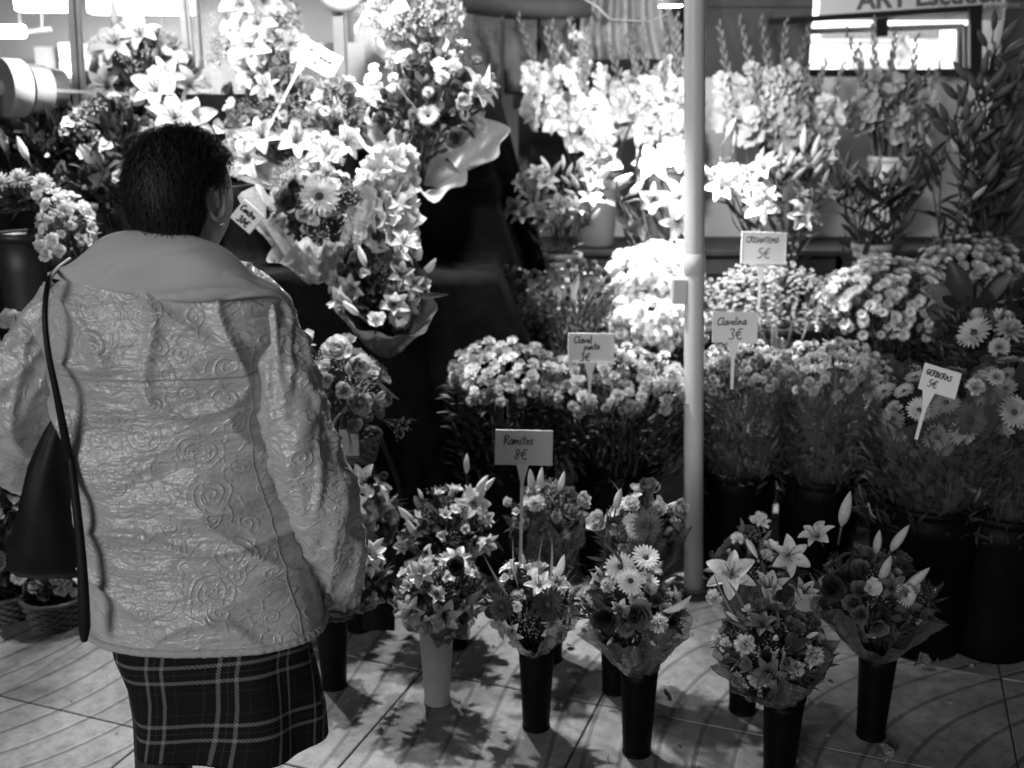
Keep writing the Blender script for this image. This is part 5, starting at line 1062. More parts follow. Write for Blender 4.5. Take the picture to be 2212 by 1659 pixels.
def sign(label, uv, wpx, hpx, Y, lines, roll=0., tilt=.18, yaw=0., stake=.25, skew=0, m=CARD, ink=INK, stakedx=-.02, th=.0032):
    c = at(uv[0], uv[1], Y); w = pm(wpx, uv[1], Y); h = pm(hpx, uv[1], Y)/math.cos(.2)
    M = Matrix.Translation(c) @ rotm(PI/2-tilt, 0, yaw) @ Matrix.Rotation(roll, 4, 'Z')
    t = thing('price_card', label, 'price card', c, 'hand lettered price cards')
    mb = MB(); mb.box((0, 0, -.002), (w, h, .003), bev=.0012); put(mb.mesh('card', [m], False), 'card', t, M)
    mb = MB(); b = .0035
    for (cx, cy, dx, dy) in ((0, h/2-b/2-.001, w-.003, b), (0, -h/2+b/2+.001, w-.003, b), (-w/2+b/2+.001, 0, b, h-.012), (w/2-b/2-.001, 0, b, h-.012)): mb.box((cx, cy, .0006), (dx, dy, .0022), bev=.0006)
    put(mb.mesh('raised_rim', [m], False), 'raised_rim', t, M)
    if stake:
        mb = MB(); x = stakedx*w
        mb.grid([[(x-.018, -h/2+.004, -.006), (x+.018, -h/2+.004, -.006)], [(x-.012, -h/2-.02, -.006), (x+.012, -h/2-.02, -.006)], [(x-.005, -h/2-.05, -.006), (x+.005, -h/2-.05, -.006)], [(x-.004, -h/2-stake, -.006), (x+.004, -h/2-stake, -.006)]])
        q = len(mb.v); mb.v += [p+V((0, 0, .003)) for p in mb.v]; mb.f += [tuple(i+q for i in f)[::-1] for f in mb.f]; mb.m = [0]*len(mb.f); mb.t = [1.0]*len(mb.v)
        put(mb.mesh('stake', [m], False), 'stake', t, M)
    for (body, hh, fx, fy, sl) in lines:
        s_ = scribble(body, hh*h, th, fx*w-w/2, fy*h-h/2, sl); s_.v = [p+V((0, 0, .0002)) for p in s_.v]
        put(s_.mesh('lettering', [ink], False), 'lettering', t, M)
    return t
sign('price card on a tall stake lettered Ramitos 8 euros above the small bouquets', (1132, 967), 125, 75, 2.80, [('Ramitos', .26, .14, .58, .02), ('8€', .30, .33, .16, 0)], stake=.30, m=CARDG, roll=-.02)
sign('price card lettered Clavel punta 3 euros in the carnations', (1277, 752), 100, 64, 3.10, [('Clavel', .24, .12, .66, 0), ('punta', .22, .34, .43, .08), ('3€', .27, .26, .06, .02)], stake=.12, roll=-.01)
sign('price card lettered Clavelina 3 euros right beside the pole', (1588, 707), 98, 66, 3.02, [('Clavelina', .25, .10, .55, .05), ('3€', .36, .36, .10, .03)], stake=.14, roll=-.02)
sign('price card lettered Crisantemo 5 euros standing in the button flowers', (1650, 536), 98, 68, 3.66, [('CRISANTEMO', .19, .10, .66, 0), ('5€', .32, .36, .18, 0)], stake=.16, roll=-.03, stakedx=-.05)
sign('tilted price card lettered Gerberas 5 euros in the cellophane at the right', (2031, 823), 82, 58, 2.80, [('GERBERAS', .22, .08, .60, -.02), ('5€', .28, .2, .18, 0)], stake=.14, roll=-.30, tilt=.35, stakedx=-.2)
sign('tilted price card marked 30 euros sticking up from the loose white bouquet', (688, 127), 92, 52, 3.86, [('Centro', .24, .12, .62, 0), ('grande', .2, .5, .52, 0), ('30€', .34, .2, .12, 0)], stake=.26, roll=-.50, stakedx=-.3)
sign('price card seen edge on beside the woman\'s ear with dark marker writing', (534, 468), 56, 50, 3.3, [('Centro', .28, .08, .55, 0), ('20€'.replace('2', '3'), .3, .25, .1, 0)], stake=0, roll=-.72, th=.005)

# ------------------------------------------------------------------ the woman seen from behind
def set_uv(me, uvs):
    l = me.uv_layers.new(name='UVMap'); idx = [0]*len(me.loops); me.loops.foreach_get('vertex_index', idx)
    flat = []
    for i in idx: flat += [uvs[i][0], uvs[i][1]]
    l.data.foreach_set('uv', flat)
def jacket_material():
    m, N, L, P = nodes('embossed_satin')
    mv = lambda a, b, op: mixval(N, L, a, b, False, op)
    tc = N.new('ShaderNodeTexCoord')
    ns = N.new('ShaderNodeTexNoise'); ns.inputs['Scale'].default_value = 9; L.new(tc.outputs['UV'], ns.inputs[0])
    vm = N.new('ShaderNodeVectorMath'); vm.operation = 'MULTIPLY_ADD'; L.new(ns.outputs['Color'], vm.inputs[0]); vm.inputs[1].default_value = (.045, .045, 0); L.new(tc.outputs['UV'], vm.inputs[2])
    hs = None
    for (sc_, off, rad, wid) in ((9.0, 0.0, .42, .080), (17.0, 3.7, .37, .12)):
        mp = N.new('ShaderNodeMapping'); mp.inputs['Scale'].default_value = (sc_, sc_*1.08, 0); mp.inputs['Location'].default_value = (off, off*.7, 0); L.new(vm.outputs[0], mp.inputs[0])
        vo = N.new('ShaderNodeTexVoronoi'); vo.voronoi_dimensions = '2D'; vo.inputs['Scale'].default_value = 1.0; vo.inputs['Randomness'].default_value = .72; L.new(mp.outputs[0], vo.inputs['Vector'])
        sb = N.new('ShaderNodeVectorMath'); sb.operation = 'SUBTRACT'; L.new(mp.outputs[0], sb.inputs[0]); L.new(vo.outputs['Position'], sb.inputs[1])
        sp = N.new('ShaderNodeSeparateXYZ'); L.new(sb.outputs[0], sp.inputs[0])
        th = mv(sp.outputs[1], sp.outputs[0], 'ARCTAN2'); r = vo.outputs['Distance']
        cs = N.new('ShaderNodeSeparateColor'); L.new(vo.outputs['Color'], cs.inputs[0])
        sgn = mv(mv(mv(cs.outputs[0], .5, 'GREATER_THAN'), 2, 'MULTIPLY'), 1, 'SUBTRACT')
        ph = mv(mv(th, sgn, 'MULTIPLY'), mv(mv(r, 2*PI/(wid*1.55), 'MULTIPLY'), mv(cs.outputs[1], 6.3, 'MULTIPLY'), 'ADD'), 'ADD')
        w = mv(mv(ph, 0, 'SINE'), 0, 'MAXIMUM'); w = mv(w, .6, 'POWER')
        msk = mapr(N, L, r, rad*.85, rad, 1, 0)
        some = mv(cs.outputs[2], .42, 'GREATER_THAN')
        h = mv(mv(w, msk, 'MULTIPLY'), some, 'MULTIPLY')
        hs = h if hs is None else mv(hs, h, 'MAXIMUM')
    # thin stitched tendrils between the scrolls
    n2 = N.new('ShaderNodeTexNoise'); n2.inputs['Scale'].default_value = 21; n2.inputs['Detail'].default_value = 1; L.new(tc.outputs['UV'], n2.inputs[0])
    ten = mapr(N, L, mv(mv(n2.outputs[0], .5, 'SUBTRACT'), 0, 'ABSOLUTE'), .012, .035, .7, 0)
    hs = mv(hs, ten, 'MAXIMUM')
    crk = noisen(N, L, 46, 4, 'UV', (1, 1.8, 1), .6); big = noisen(N, L, 11, 3, 'UV', (.7, 2.2, 1), .5)
    hh = mv(mv(hs, .0019, 'MULTIPLY'), mv(mv(crk, .0060, 'MULTIPLY'), mv(big, .022, 'MULTIPLY'), 'ADD'), 'ADD')
    b = N.new('ShaderNodeBump'); b.inputs['Strength'].default_value = .85; b.inputs['Distance'].default_value = 1.0; L.new(hh, b.inputs['Height']); L.new(b.outputs[0], P.inputs['Normal'])
    nz = noisen(N, L, 5, 3, 'UV')
    L.new(mapr(N, L, nz, .3, .7, .50, .62), P.inputs['Base Color'])
    P.inputs['Roughness'].default_value = .25; P.inputs['Specular IOR Level'].default_value = 1.0
    P.inputs['Sheen Weight'].default_value = .25
    return m
SATIN = jacket_material()
YW = 1.9
pw = at(395, 1000, YW)
woman = thing('person', 'older woman seen from behind in a pale embossed satin jacket and plaid skirt', 'person', (pw.x, YW, 0))
def fold(x, z, s=0.):
    a = noise.noise(V((x*2.2+s, z*9+x*3.2, s))); b = noise.noise(V((x*5+s, z*19-x*6, s+4))); c = noise.noise(V((x*9-z*9, z*7, s+9)))
    e = 1-2*abs(noise.noise(V((x*2.4+s*2, z*7+x*5.5, 2.3+s))))
    g_ = 1-2*abs(noise.noise(V((x*3.1+z*2.6+s, z*3.4-x*3.2, 7.7+s))))
    return .013*a+.006*b+.004*c+.015*max(0, e)**6+.016*max(0, g_)**7
def loft(rows_px, Y, nt, nz, wr=1.0, seed=0., e=.85, close_bottom=True):
    R = []
    for r in rows_px:
        l, q = at(r[1], r[0], Y), at(r[2], r[0], Y); R.append((l.z, (l.x+q.x)/2, (q.x-l.x)/2, r[3], r[4]))
    R.sort(key=lambda r: -r[0]); rows = []; uv = []
    zt, zb = R[0][0], R[-1][0]
    for j in range(nz+1):
        z = zt+(zb-zt)*j/nz; k = 0
        while k < len(R)-2 and z < R[k+1][0]: k += 1
        t = (z-R[k][0])/(R[k+1][0]-R[k][0]); t = max(0, min(1, t)); t2 = t
        cx, w, db, df = [R[k][i]+(R[k+1][i]-R[k][i])*t2 for i in (1, 2, 3, 4)]
        row = []
        for i in range(nt):
            a = 2*PI*i/nt; cc, ss = math.cos(a), math.sin(a)
            x = w*math.copysign(abs(cc)**e, cc); y = (db if ss < 0 else df)*math.copysign(abs(ss)**e, ss)
            dn = V((cc/w, ss/max(db, .03), 0)).normalized()
            d = fold(x+cx, z, seed)*wr*min(1, .12+(z-zb)/.09)
            row.append((cx+x+dn.x*d, Y+y+dn.y*d, z)); uv.append((x+cx if ss < 0 else 2*w*1.0-x+cx+.3, z))
        rows.append(row)
    return rows, uv
TOR = [(545, 300, 470, .06, .06), (575, 225, 525, .08, .08), (600, 155, 578, .095, .09), (640, 108, 612, .11, .1), (700, 100, 612, .12, .11), (800, 122, 596, .125, .12), (900, 142, 590, .12, .125), (1000, 158, 604, .118, .13), (1100, 170, 632, .12, .14), (1200, 186, 660, .122, .15), (1290, 200, 690, .124, .16), (1345, 206, 697, .122, .165)]
rows, uv = loft(TOR, YW, 240, 190)
jacket_rows = [[V(p) for p in r_] for r_ in rows]; last = rows[-1]; cxm = sum(p[0] for p in last)/len(last)
inner = [((p[0]-cxm)*.94+cxm, (p[1]-YW)*.94+YW, p[2]+.03) for p in last]; rows.append(inner); uv += uv[-240:]
mb = MB(); mb.grid(rows, 0, True, flip=True); me = mb.mesh('jacket', [SATIN]); set_uv(me, uv)
jacket = put(me, 'jacket', woman)
mb = MB(); mb.tube([(p[0]+.0015*math.sin(i*1.7), p[1], p[2]-.002+.0022*noise.noise(V((i*.8, 0, 0)))) for i, p in enumerate(last)]+[last[0]], .0085, 7, cap=False)
put(mb.mesh('hem', [plain('fleece_trim', .5, .9, .2, 300, .8, .004)]), 'hem_trim', jacket)
# seams on the back
def ribbonline(pts, r, name, par, m):
    mb = MB(); mb.tube(pts, r, 5); return put(mb.mesh(name, [m]), name, par)
def sleeve(px, name, seed):
    C = [(at(u, v, Y), pm(hw, v, Y)) for (u, v, hw, Y) in px]; n = 74; nt = 72; rows = []; uv = []
    m_ = len(C)-1; P_ = []
    def cr(f):
        k = min(int(f), m_-1); t = f-k
        g = lambda i: C[max(0, min(m_, i))]
        def sp(a, b, c, d): return .5*((2*b)+(c-a)*t+(2*a-5*b+4*c-d)*t*t+(3*b-a-3*c+d)*t**3)
        return sp(g(k-1)[0], g(k)[0], g(k+1)[0], g(k+2)[0]), sp(g(k-1)[1], g(k)[1], g(k+1)[1], g(k+2)[1])
    pts = [cr(m_*j/n) for j in range(n+1)]; up = V((0, 1, 0)); ln = 0
    for j, (p, r) in enumerate(pts):
        d = (pts[min(j+1, n)][0]-pts[max(j-1, 0)][0]).normalized()
        a = (up-d*up.dot(d)).normalized(); b = d.cross(a)
        if j: ln += (p-pts[j-1][0]).length
        row = []
        for i in range(nt):
            q = 2*PI*i/nt; o = a*math.cos(q)+b*math.sin(q)
            w = noise.noise(V((math.cos(q)*1.3, ln*13+math.cos(q+seed)*1.1, seed)))
            e = 1-2*abs(noise.noise(V((math.cos(q)*1.1, ln*10+math.sin(q)*.9, seed+5))))
            row.append(p+o*(r*(1+.13*w+.15*max(0, e)**4)+.6*fold(q*.2, p.z, seed))); uv.append((q*r+.9*seed, ln))
        rows.append(row)
    ring = rows[-1]; c = pts[-1][0]; rows.append([c+(p-c)*.8-(pts[-1][0]-pts[-3][0]).normalized()*.02 for p in ring]); uv += uv[-nt:]
    mb = MB(); mb.grid(rows, 0, True); me = mb.mesh(name, [SATIN]); set_uv(me, uv); o = put(me, 'sleeve', jacket)
    mb = MB(); mb.tube([c+(p-c)*.97 for p in ring]+[c+(ring[0]-c)*.97], .007, 6, cap=False); put(mb.mesh('cuff', [plain('fleece_cuff', .2, .9, .3, 300, .8, .004)]), 'cuff_trim', jacket)
    return pts
SR = sleeve([(560, 628, 30, 1.9), (580, 680, 44, 1.89), (601, 760, 52, 1.88), (626, 850, 62, 1.87), (650, 950, 68, 1.86), (680, 1040, 68, 1.87), (704, 1120, 65, 1.90), (718, 1190, 62, 1.95), (728, 1250, 51, 2.00), (732, 1287, 43, 2.03)], 'sleeve_r', 1.0)
SL = sleeve([(135, 632, 30, 1.92), (95, 690, 42, 1.92), (58, 780, 62, 1.92), (25, 860, 74, 1.93), (15, 930, 74, 1.97), (30, 985, 62, 2.06), (80, 1010, 52, 2.16), (140, 1010, 45, 2.24)], 'sleeve_l', 2.0)
# big ribbed collar lying over the shoulders
RIBM, N, L, P = nodes('ribbed_knit'); P.inputs['Base Color'].default_value = g3(.66); P.inputs['Roughness'].default_value = .75; P.inputs['Sheen Weight'].default_value = .3
wv = N.new('ShaderNodeTexWave'); wv.bands_direction = 'X'; wv.inputs['Scale'].default_value = 62; wv.inputs['Distortion'].default_value = .3
tcx = N.new('ShaderNodeTexCoord'); L.new(tcx.outputs['UV'], wv.inputs[0]); bump(N, L, P, wv.outputs[0], .5, .003)
top = [(102, 590), (150, 572), (185, 545), (215, 515), (260, 499), (330, 499), (410, 508), (470, 528), (510, 555), (550, 592), (595, 616), (626, 645)]
low = [(104, 598), (165, 612), (205, 622), (250, 632), (300, 641), (350, 648), (410, 651), (460, 650), (510, 645), (555, 640), (592, 640), (624, 655)]
def poly(pts, f):
    k = min(int(f*(len(pts)-1)), len(pts)-2); t = f*(len(pts)-1)-k
    g = lambda i: pts[max(0, min(len(pts)-1, i))]
    return [.5*((2*g(k)[i])+(g(k+1)[i]-g(k-1)[i])*t+(2*g(k-1)[i]-5*g(k)[i]+4*g(k+1)[i]-g(k+2)[i])*t*t+(3*g(k)[i]-g(k-1)[i]-3*g(k+1)[i]+g(k+2)[i])*t**3) for i in (0, 1)]
rows = []; uv = []
na, nb = 90, 22
for j in range(nb+1):
    b = j/nb; row = []
    for i in range(na+1):
        a = i/na; tu, tv = poly(top, a); lu, lv = poly(low, a); s = math.sin(PI*a)
        yt = YW-.03-.045*s; yl = YW-.02-.10*s**.6; f = b
        p = at(tu+(lu-tu)*f, tv+(lv-tv)*f, yt+(yl-yt)*f**.7 - .022*math.sin(PI*f)*s)
        wq = noise.noise(V((a*4, b*2.2, 3))); p.z += .005*wq; p.y -= .014*wq*s-.006*max(0, 1-2*abs(noise.noise(V((a*3+b*2, b*2, 8)))))**5*s; row.append(p); uv.append((a, b*.3))
    rows.append(row)
# hem roll at the lower edge and the inside of the stand going down around the neck
rows.append([p+V((0, .012, -.004)) for p in rows[-1]]); uv += uv[-(na+1):]
pre = []
for k in (3, 2, 1):
    pre.append([p+V(((cxm-p.x)*.06*k, .018*k*math.sin(PI*i/na)+.004, -.018*k+.012)) for i, p in enumerate(rows[0])])
uv = [u for r in range(3) for u in uv[:na+1]]+uv; rows = pre+rows
mb = MB(); mb.grid(rows, 0, flip=True); me = mb.mesh('collar', [RIBM]); set_uv(me, uv); col = put(me, 'collar', jacket)
# two yoke seams
SEAM = plain('seam_satin', .36, .5, .1, 80)
def seam(path, name='seam'):
    mb = MB(); mb.tube([p+V((0, -.0006, 0)) for p in path], .0017, 5); return put(mb.mesh('seam', [SEAM]), name, jacket)
TR_ = jacket_rows
def col_i(deg): return int(round(deg/360*240)) % 240
for d0, d1 in ((203, 198), (322, 330)):
    seam([TR_[j][col_i(d0+(d1-d0)*j/190)] for j in range(40, 189, 2)])
jy = min(range(len(TR_)-2), key=lambda j: abs(TR_[j][0][2]-at(395, 778, YW).z))
seam([V(TR_[jy+int(3*math.sin((i-132)*.03))][i]) for i in range(134, 226)])

# skirt
SK = [(1325, 232, 662, .108, .12), (1400, 246, 664, .108, .12), (1470, 274, 679, .108, .13), (1530, 287, 689, .108, .13), (1592, 292, 696, .107, .13)]
R_ = []; nt, nz = 200, 40
for r in SK:
    l, q = at(r[1], r[0], YW), at(r[2], r[0], YW); R_.append((l.z, (l.x+q.x)/2, (q.x-l.x)/2, r[3], r[4]))
rows = []; uv = []
for j in range(nz+1):
    f = j/nz*(len(R_)-1); k = min(int(f), len(R_)-2); t = f-k; z, cx, w, db, df = [R_[k][i]+(R_[k+1][i]-R_[k][i])*t for i in range(5)]; row = []
    for i in range(nt):
        a = 2*PI*i/nt; cc, ss = math.cos(a), math.sin(a); pl_ = (.008*math.sin(a*5+1+.5*math.sin(a*3))+.014*noise.noise(V((math.cos(a)*2.2, math.sin(a)*2.2, j*.02))))*(.25+.75*j/nz)+.010*max(0, math.sin(a*2-2.2))**8*(j/nz)
        row.append((cx+(w+pl_)*math.copysign(abs(cc)**.9, cc), YW+((db if ss < 0 else df)+pl_)*math.copysign(abs(ss)**.9, ss), z)); uv.append((a*.19 if i else 0, z))
    rows.append(row)
rows.append([((p[0]-cx)*.96+cx, (p[1]-YW)*.96+YW, p[2]+.02) for p in rows[-1]]); uv += uv[-nt:]
PLAID, N, L, P = nodes('plaid_wool')
mv = lambda a, b, op: mixval(N, L, a, b, False, op)
tcx = N.new('ShaderNodeTexCoord'); sp = N.new('ShaderNodeSeparateXYZ'); L.new(tcx.outputs['UV'], sp.inputs[0])
uu = mv(sp.outputs[0], mv(sp.outputs[1], -.22, 'MULTIPLY'), 'ADD'); vv = mv(sp.outputs[1], mv(mv(mv(sp.outputs[0], 11, 'MULTIPLY'), 0, 'SINE'), .010, 'MULTIPLY'), 'ADD')
tw = mv(mv(mv(mv(uu, vv, 'ADD'), 900, 'MULTIPLY'), 0, 'SINE'), 0, 'GREATER_THAN'); tw = mapr(N, L, tw, 0, 1, .45, 1.2)
def lines(c, offs):
    acc = None; fr_ = mv(mv(c, .128, 'DIVIDE'), 0, 'FRACT')
    for (o_, w_, s_) in offs:
        l_ = mapr(N, L, mv(mv(fr_, o_, 'SUBTRACT'), 0, 'ABSOLUTE'), w_*.6, w_, s_, 0); acc = l_ if acc is None else mv(acc, l_, 'ADD')
    return acc
OFF = ((.30, .036, .13), (.56, .036, .13), (.43, .012, .02), (.12, .012, .012), (.75, .012, .012))
tot = mv(mv(lines(uu, OFF), lines(vv, OFF), 'ADD'), tw, 'MULTIPLY'); tot = mv(tot, .008, 'ADD'); L.new(tot, P.inputs['Base Color'])
P.inputs['Roughness'].default_value = .85; P.inputs['Specular IOR Level'].default_value = .2
mb = MB(); mb.grid(rows, 0, True, flip=True); me = mb.mesh('skirt', [PLAID]); set_uv(me, uv); put(me, 'skirt', woman)
# body: one continuous surface (legs, trunk, arms, hands, head) fused by a voxel remesh
HC = at(399, 424, YW)+V((0, .01, 0)); YAW = math.radians(-27); HM = Matrix.Translation(HC) @ RZ(YAW)
mb = MB()
bx = pw.x
def headpt(a, t):
    z = .118*math.cos(t); rr = math.sin(t); x = .074*rr*math.cos(a); y = .094*rr*math.sin(a)
    if z < 0: k = 1-.32*(-z/.118)**1.4; x *= k; y = y*(1-.18*(-z/.118)) + (.014*(-z/.118) if y > 0 else .02*(-z/.118))
    fx = x/.03
    if y > 0:
        y += .024*math.exp(-(x/.011)**2-((z+.022)/.02)**2)+.010*math.exp(-(x/.009)**2-((z)/.028)**2)
        y -= .010*math.exp(-((abs(x)-.031)/.013)**2-((z-.006)/.011)**2)
        y += .005*math.exp(-(x/.022)**2-((z+.058)/.007)**2)-.004*math.exp(-(x/.024)**2-((z+.0625)/.003)**2)+.006*math.exp(-(x/.02)**2-((z+.095)/.012)**2)
    return HM @ V((x, y, z))
rows = [[headpt(2*PI*i/56, .02+(PI-.04)*j/52) for i in range(56)] for j in range(53)]; mb.grid(rows, 0, True, flip=True)
mb.f.append(tuple(range(56))[::-1]); mb.f.append(tuple(52*56+i for i in range(56))); mb.m += [0, 0]
for sgn in (1, -1):
    ring = [HM @ V((sgn*(.080+.010*abs(math.cos(q*.5))), -.012+.018*math.cos(q)-.004, -.004+.034*math.sin(q))) for q in [2*PI*k/20 for k in range(21)]]
    mb.tube(ring, .0055, 7); mb.ball(HM @ V((sgn*.080, -.006, -.034)), (.007, .009, .012), 10, 8); mb.ball(HM @ V((sgn*.076, -.014, -.004)), (.007, .015, .026), 10, 8)
mb.tube([HC+V((0, -.008, .0)), HC+V((-.0, -.01, -.09)), HC+V((0, -.005, -.16))], [.052, .053, .07], 20)
mb.tube([(bx, YW, .60), (bx, YW, .75), (bx-.01, YW, .95), (bx, YW, 1.15), (bx, YW, 1.27), (HC.x, YW, 1.36)], [.10, .10, .095, .10, .095, .05], 20)
for sx in (-1, 1):
    mb.tube([(bx+sx*.075, YW, .70), (bx+sx*.08, YW-.005, .42), (bx+sx*.083, YW-.03, .28), (bx+sx*.083, YW-.01, .10), (bx+sx*.083, YW, .05)], [.085, .062, .056, .036, .034], 16)
    mb.tube([(bx+sx*.083, YW-.03, .045), (bx+sx*.09, YW+.08, .035), (bx+sx*.095, YW+.16, .028)], [.034, .036, .024], 12)
for pts_, sgn in ((SR, 1), (SL, -1)):
    path = [(p, r) for p, r in pts_[::6]]
    mb.tube([V((bx+sgn*.10, YW, 1.26))]+[p for p, r in path], [.05]+[max(.027, min(.045, r*.6)) for p, r in path], 14)
    e = pts_[-1][0]; d = ((e-V((0, 0, CAM_H))).normalized() if sgn > 0 else (pts_[-1][0]-pts_[-5][0]).normalized())
    if sgn > 0: d = (d+V((0, 0, -.22))).normalized()
    mb.tube([e-d*.05, e+d*.02, e+d*.06, e+d*.095], [.026, .027, .036, .032], 12)
    side = d.cross(V((0, 0, 1))).normalized(); upv = side.cross(d)
    for k in range(4):
        o = side*(.0235-.0157*k); L1 = (.062, .075, .078, .068)[k]
        b = e+d*.085+o*1.0; mb.tube([b, b+d*L1*.45-upv*.004, b+d*L1*.8-upv*.016, b+d*L1-upv*.03], [.0095, .009, .0083, .007], 9)
    b = e+d*.04-side*.03*sgn; mb.tube([b, b+d*.03-side*.022*sgn-upv*.01, b+d*.06-side*.024*sgn-upv*.02], [.013, .011, .009], 9)
SKIN = plain('skin_grey', .42, .5, .08, 60, .1, .001); STOCK = plain('dark_stocking', .022, .6, .2, 200)
tmp = bpy.data.objects.new('body_tmp', mb.mesh('body_tmp', [SKIN])); sc.collection.objects.link(tmp)
rm = tmp.modifiers.new('r', 'REMESH'); rm.mode = 'VOXEL'; rm.voxel_size = .0042; rm.use_smooth_shade = True
sm = tmp.modifiers.new('s', 'SMOOTH'); sm.iterations = 3; sm.factor = .5
dg = bpy.context.evaluated_depsgraph_get(); bme = bpy.data.meshes.new_from_object(tmp.evaluated_get(dg)); bme.name = 'body'
bpy.data.objects.remove(tmp); bme.materials.clear(); bme.materials.append(SKIN); bme.materials.append(STOCK)
bme.polygons.foreach_set('material_index', [1 if p.center.z < .72 else 0 for p in bme.polygons]); bme.polygons.foreach_set('use_smooth', [True]*len(bme.polygons))
put(bme, 'body', woman)
for sx in (-1, 1):
    mb = MB(); rows = []
    for j in range(15):
        t = j/14; y = YW-.075+.265*t; w = .034+.012*math.sin(PI*min(1, t*1.1)); h = .06-.03*t+.01*math.sin(PI*t); rows.append([(bx+sx*.088+w*math.cos(q)*(1 if 0 < j < 14 else .2), y, max(.004, .02+h*.5*math.sin(q)+.012)) for q in [2*PI*k/18 for k in range(18)]])
    mb.grid(rows, 0, True); put(mb.mesh('shoe', [plain('shoe_leather', .02, .35)]), 'shoe', woman)
# hair: a short permed cap of many curled strands
HAIR, N, L, P = nodes('dark_hair'); P.inputs['Base Color'].default_value = g3(.016); P.inputs['Roughness'].default_value = .55; P.inputs['Specular IOR Level'].default_value = .35
mb = MB(); HA = V((.094, .108, .112)); HO = V((0, -.010, .014))
def hairy(d):       # which directions carry hair (local head frame, +y is the face)
    if d.y > .25 and d.z < .62-.2*abs(d.x): return False
    if d.z < -.80 and d.y > -.9: return False
    if abs(d.x) > .80 and -.28 < d.z < .2 and -.32 < d.y < .25: return False
    if d.y > -.25 and d.z < -.15: return False
    return True
rows = []
for j in range(33):
    t = PI*(.004+.992*j/32); row = []
    for i in range(48):
        q = 2*PI*i/48; d = V((math.sin(t)*math.cos(q), math.sin(t)*math.sin(q), math.cos(t))); k = 1+.02*noise.noise(d*3.5) if hairy(d) else .76
        row.append(HM @ (HO+V((d.x*HA.x, d.y*HA.y, d.z*HA.z))*k*.97))
    rows.append(row)
mb.grid(rows, 0, True, flip=True)
cnt = 0
while cnt < 9500:
    d = V((RND.gauss(0, 1), RND.gauss(0, 1), RND.gauss(0, 1))).normalized()
    if not hairy(d): continue
    cnt += 1; n_ = V((d.x/HA.x, d.y/HA.y, d.z/HA.z)).normalized(); p = HO+V((d.x*HA.x, d.y*HA.y, d.z*HA.z))*U(.94, 1.03)
    fl_ = V((U(-1, 1)*.4+d.x*.4, -.5+U(-.3, .3)+.3*noise.noise(d*4), -.9+U(-.3, .3)+.25*noise.noise(d*4+V((5, 0, 0))))); tg = (fl_-n_*fl_.dot(n_)).normalized(); sd_ = n_.cross(tg)
    L_ = U(.026, .052); w_ = .0006; cu = U(-1, 1)*.25; lift = U(.02, .12)+(U(.1, .3) if cnt % 14 == 0 else 0); pts = []
    for k in range(5):
        f = k/4; pts.append(p+tg*L_*f*(1-.25*f)+n_*(L_*lift*math.sin(PI*f*.85))+sd_*(L_*cu*f*f))
    vs = []
    for q in pts: vs += [HM @ (q-sd_*w_), HM @ (q+sd_*w_)]
    mb.add(vs, [(2*k, 2*k+1, 2*k+3, 2*k+2) for k in range(4)])
put(mb.mesh('hair', [HAIR]), 'hair', woman)
mb = MB(); mb.ball(HM @ V((.088, -.008, -.048)), .0042, 10, 8); put(mb.mesh('earring', [plain('bright_metal', .8, .12, .02, 5, metal=1)]), 'earring', woman)
mb = MB(); mb.tube([HM @ V((.079, -.022, .012)), HM @ V((.082, .0, .016)), HM @ V((.079, .09, .018))], .0017, 6); put(mb.mesh('glasses_arm', [plain('glasses_metal', .3, .3)]), 'glasses_arm', woman)

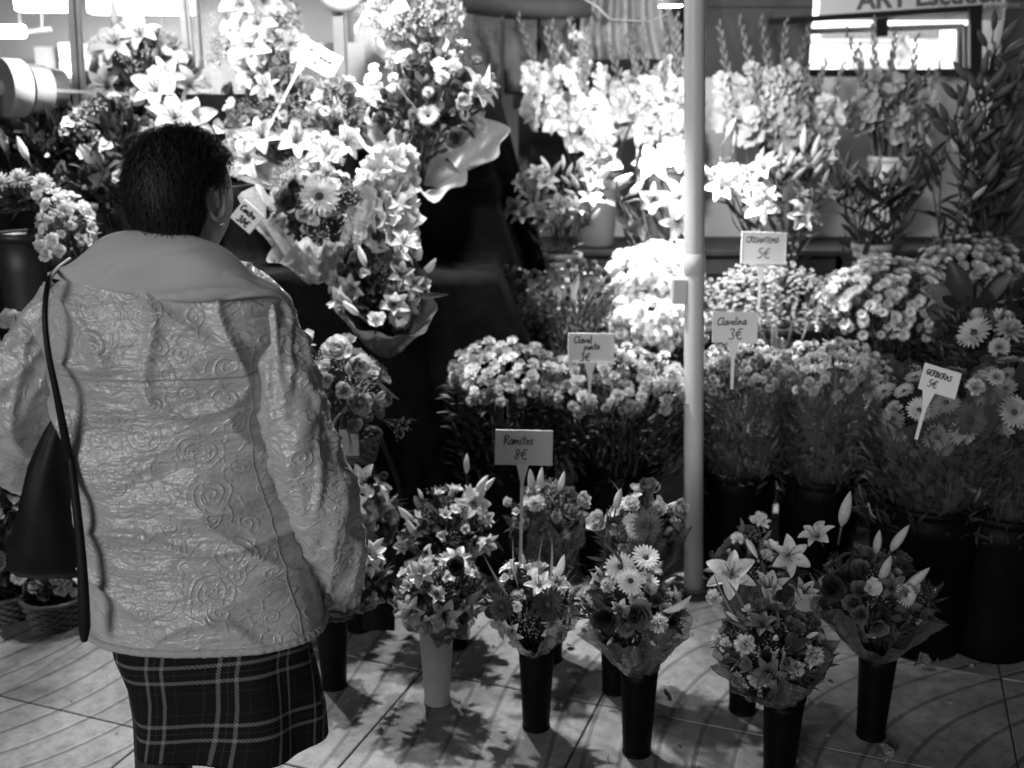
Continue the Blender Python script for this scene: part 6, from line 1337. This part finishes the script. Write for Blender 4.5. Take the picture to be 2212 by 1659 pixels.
# ------------------------------------------------------------------ handbag hanging from her left shoulder
LEATHER = plain('black_bag_leather', .006, .55, .4, 30, .25, .002, spec=.3)
bag = thing('shoulder_bag', 'limp black shoulder bag with a long strap hanging at the woman\'s left side', 'handbag', at(100, 1240, 1.84))
BG = [(890, 122, 138), (930, 98, 148), (1000, 66, 160), (1100, 40, 172), (1180, 18, 184), (1222, 17, 190), (1240, 36, 182)]
rows = []
for j in range(37):
    f = j/36*(len(BG)-1); k = min(int(f), len(BG)-2); t = f-k; v, a, b = [BG[k][i]+(BG[k+1][i]-BG[k][i])*t for i in range(3)]
    l, r = at(a, v, 1.835), at(b, v, 1.835); c = (l+r)/2; w = (r.x-l.x)/2; dp = .012+.04*math.sin(PI*min(1, j/36*.9)); row = []
    for i in range(36):
        q = 2*PI*i/36; n_ = .006*noise.noise(V((math.cos(q)*2, c.z*8, math.sin(q)))); row.append((c.x+(w+n_)*math.cos(q), c.y+(dp+n_)*math.sin(q), c.z))
    rows.append(row)
mb = MB(); mb.grid(rows, 0, True, flip=True); mb.f.append(tuple(36*36+i for i in range(36))); mb.m.append(0); put(mb.mesh('bag', [LEATHER]), 'bag_body', bag)
def band(pts, w, th, name):
    """flat strap through pixel points (u, v, Y, width in px)"""
    mb = MB(); C = [at(u, v, Y) for (u, v, Y, ww) in pts]; W_ = [pm(ww, v, Y)/2 for (u, v, Y, ww) in pts]; fine = []; m_ = len(C)-1
    for j in range(m_*6+1):
        k = min(j//6, m_-1); t = j/6-k; g = lambda i: C[max(0, min(m_, i))]
        p = .5*((2*g(k))+(g(k+1)-g(k-1))*t+(2*g(k-1)-5*g(k)+4*g(k+1)-g(k+2))*t*t+(3*g(k)-g(k-1)-3*g(k+1)+g(k+2))*t**3); fine.append((p, W_[k]+(W_[min(k+1, m_)]-W_[k])*t))
    rows = []
    for j, (p, w_) in enumerate(fine):
        d = (fine[min(j+1, len(fine)-1)][0]-fine[max(j-1, 0)][0]).normalized(); a = V((1, 0, 0)); a = (a-d*a.dot(d)).normalized(); b = d.cross(a)
        rows.append([p+a*w_*math.cos(q)+b*th*math.sin(q) for q in [2*PI*k/12 for k in range(12)]])
    mb.grid(rows, 0, True); e = len(mb.v)-12; mb.f.append(tuple(e+k for k in range(12))); mb.f.append(tuple(range(12))[::-1]); mb.m += [0, 0]
    return put(mb.mesh(name, [LEATHER]), 'strap', bag)
band([(150, 560, 1.95, 10), (122, 582, 1.86, 11), (104, 612, 1.80, 12), (97, 680, 1.765, 13), (104, 760, 1.755, 14), (120, 840, 1.755, 16), (136, 920, 1.765, 19), (150, 1000, 1.78, 22)], 0, .004, 'strap')
band([(152, 985, 1.78, 18), (168, 1120, 1.765, 20), (177, 1220, 1.755, 23), (181, 1300, 1.75, 26), (182, 1350, 1.75, 28), (182, 1384, 1.75, 14)], 0, .006, 'strap_tail')
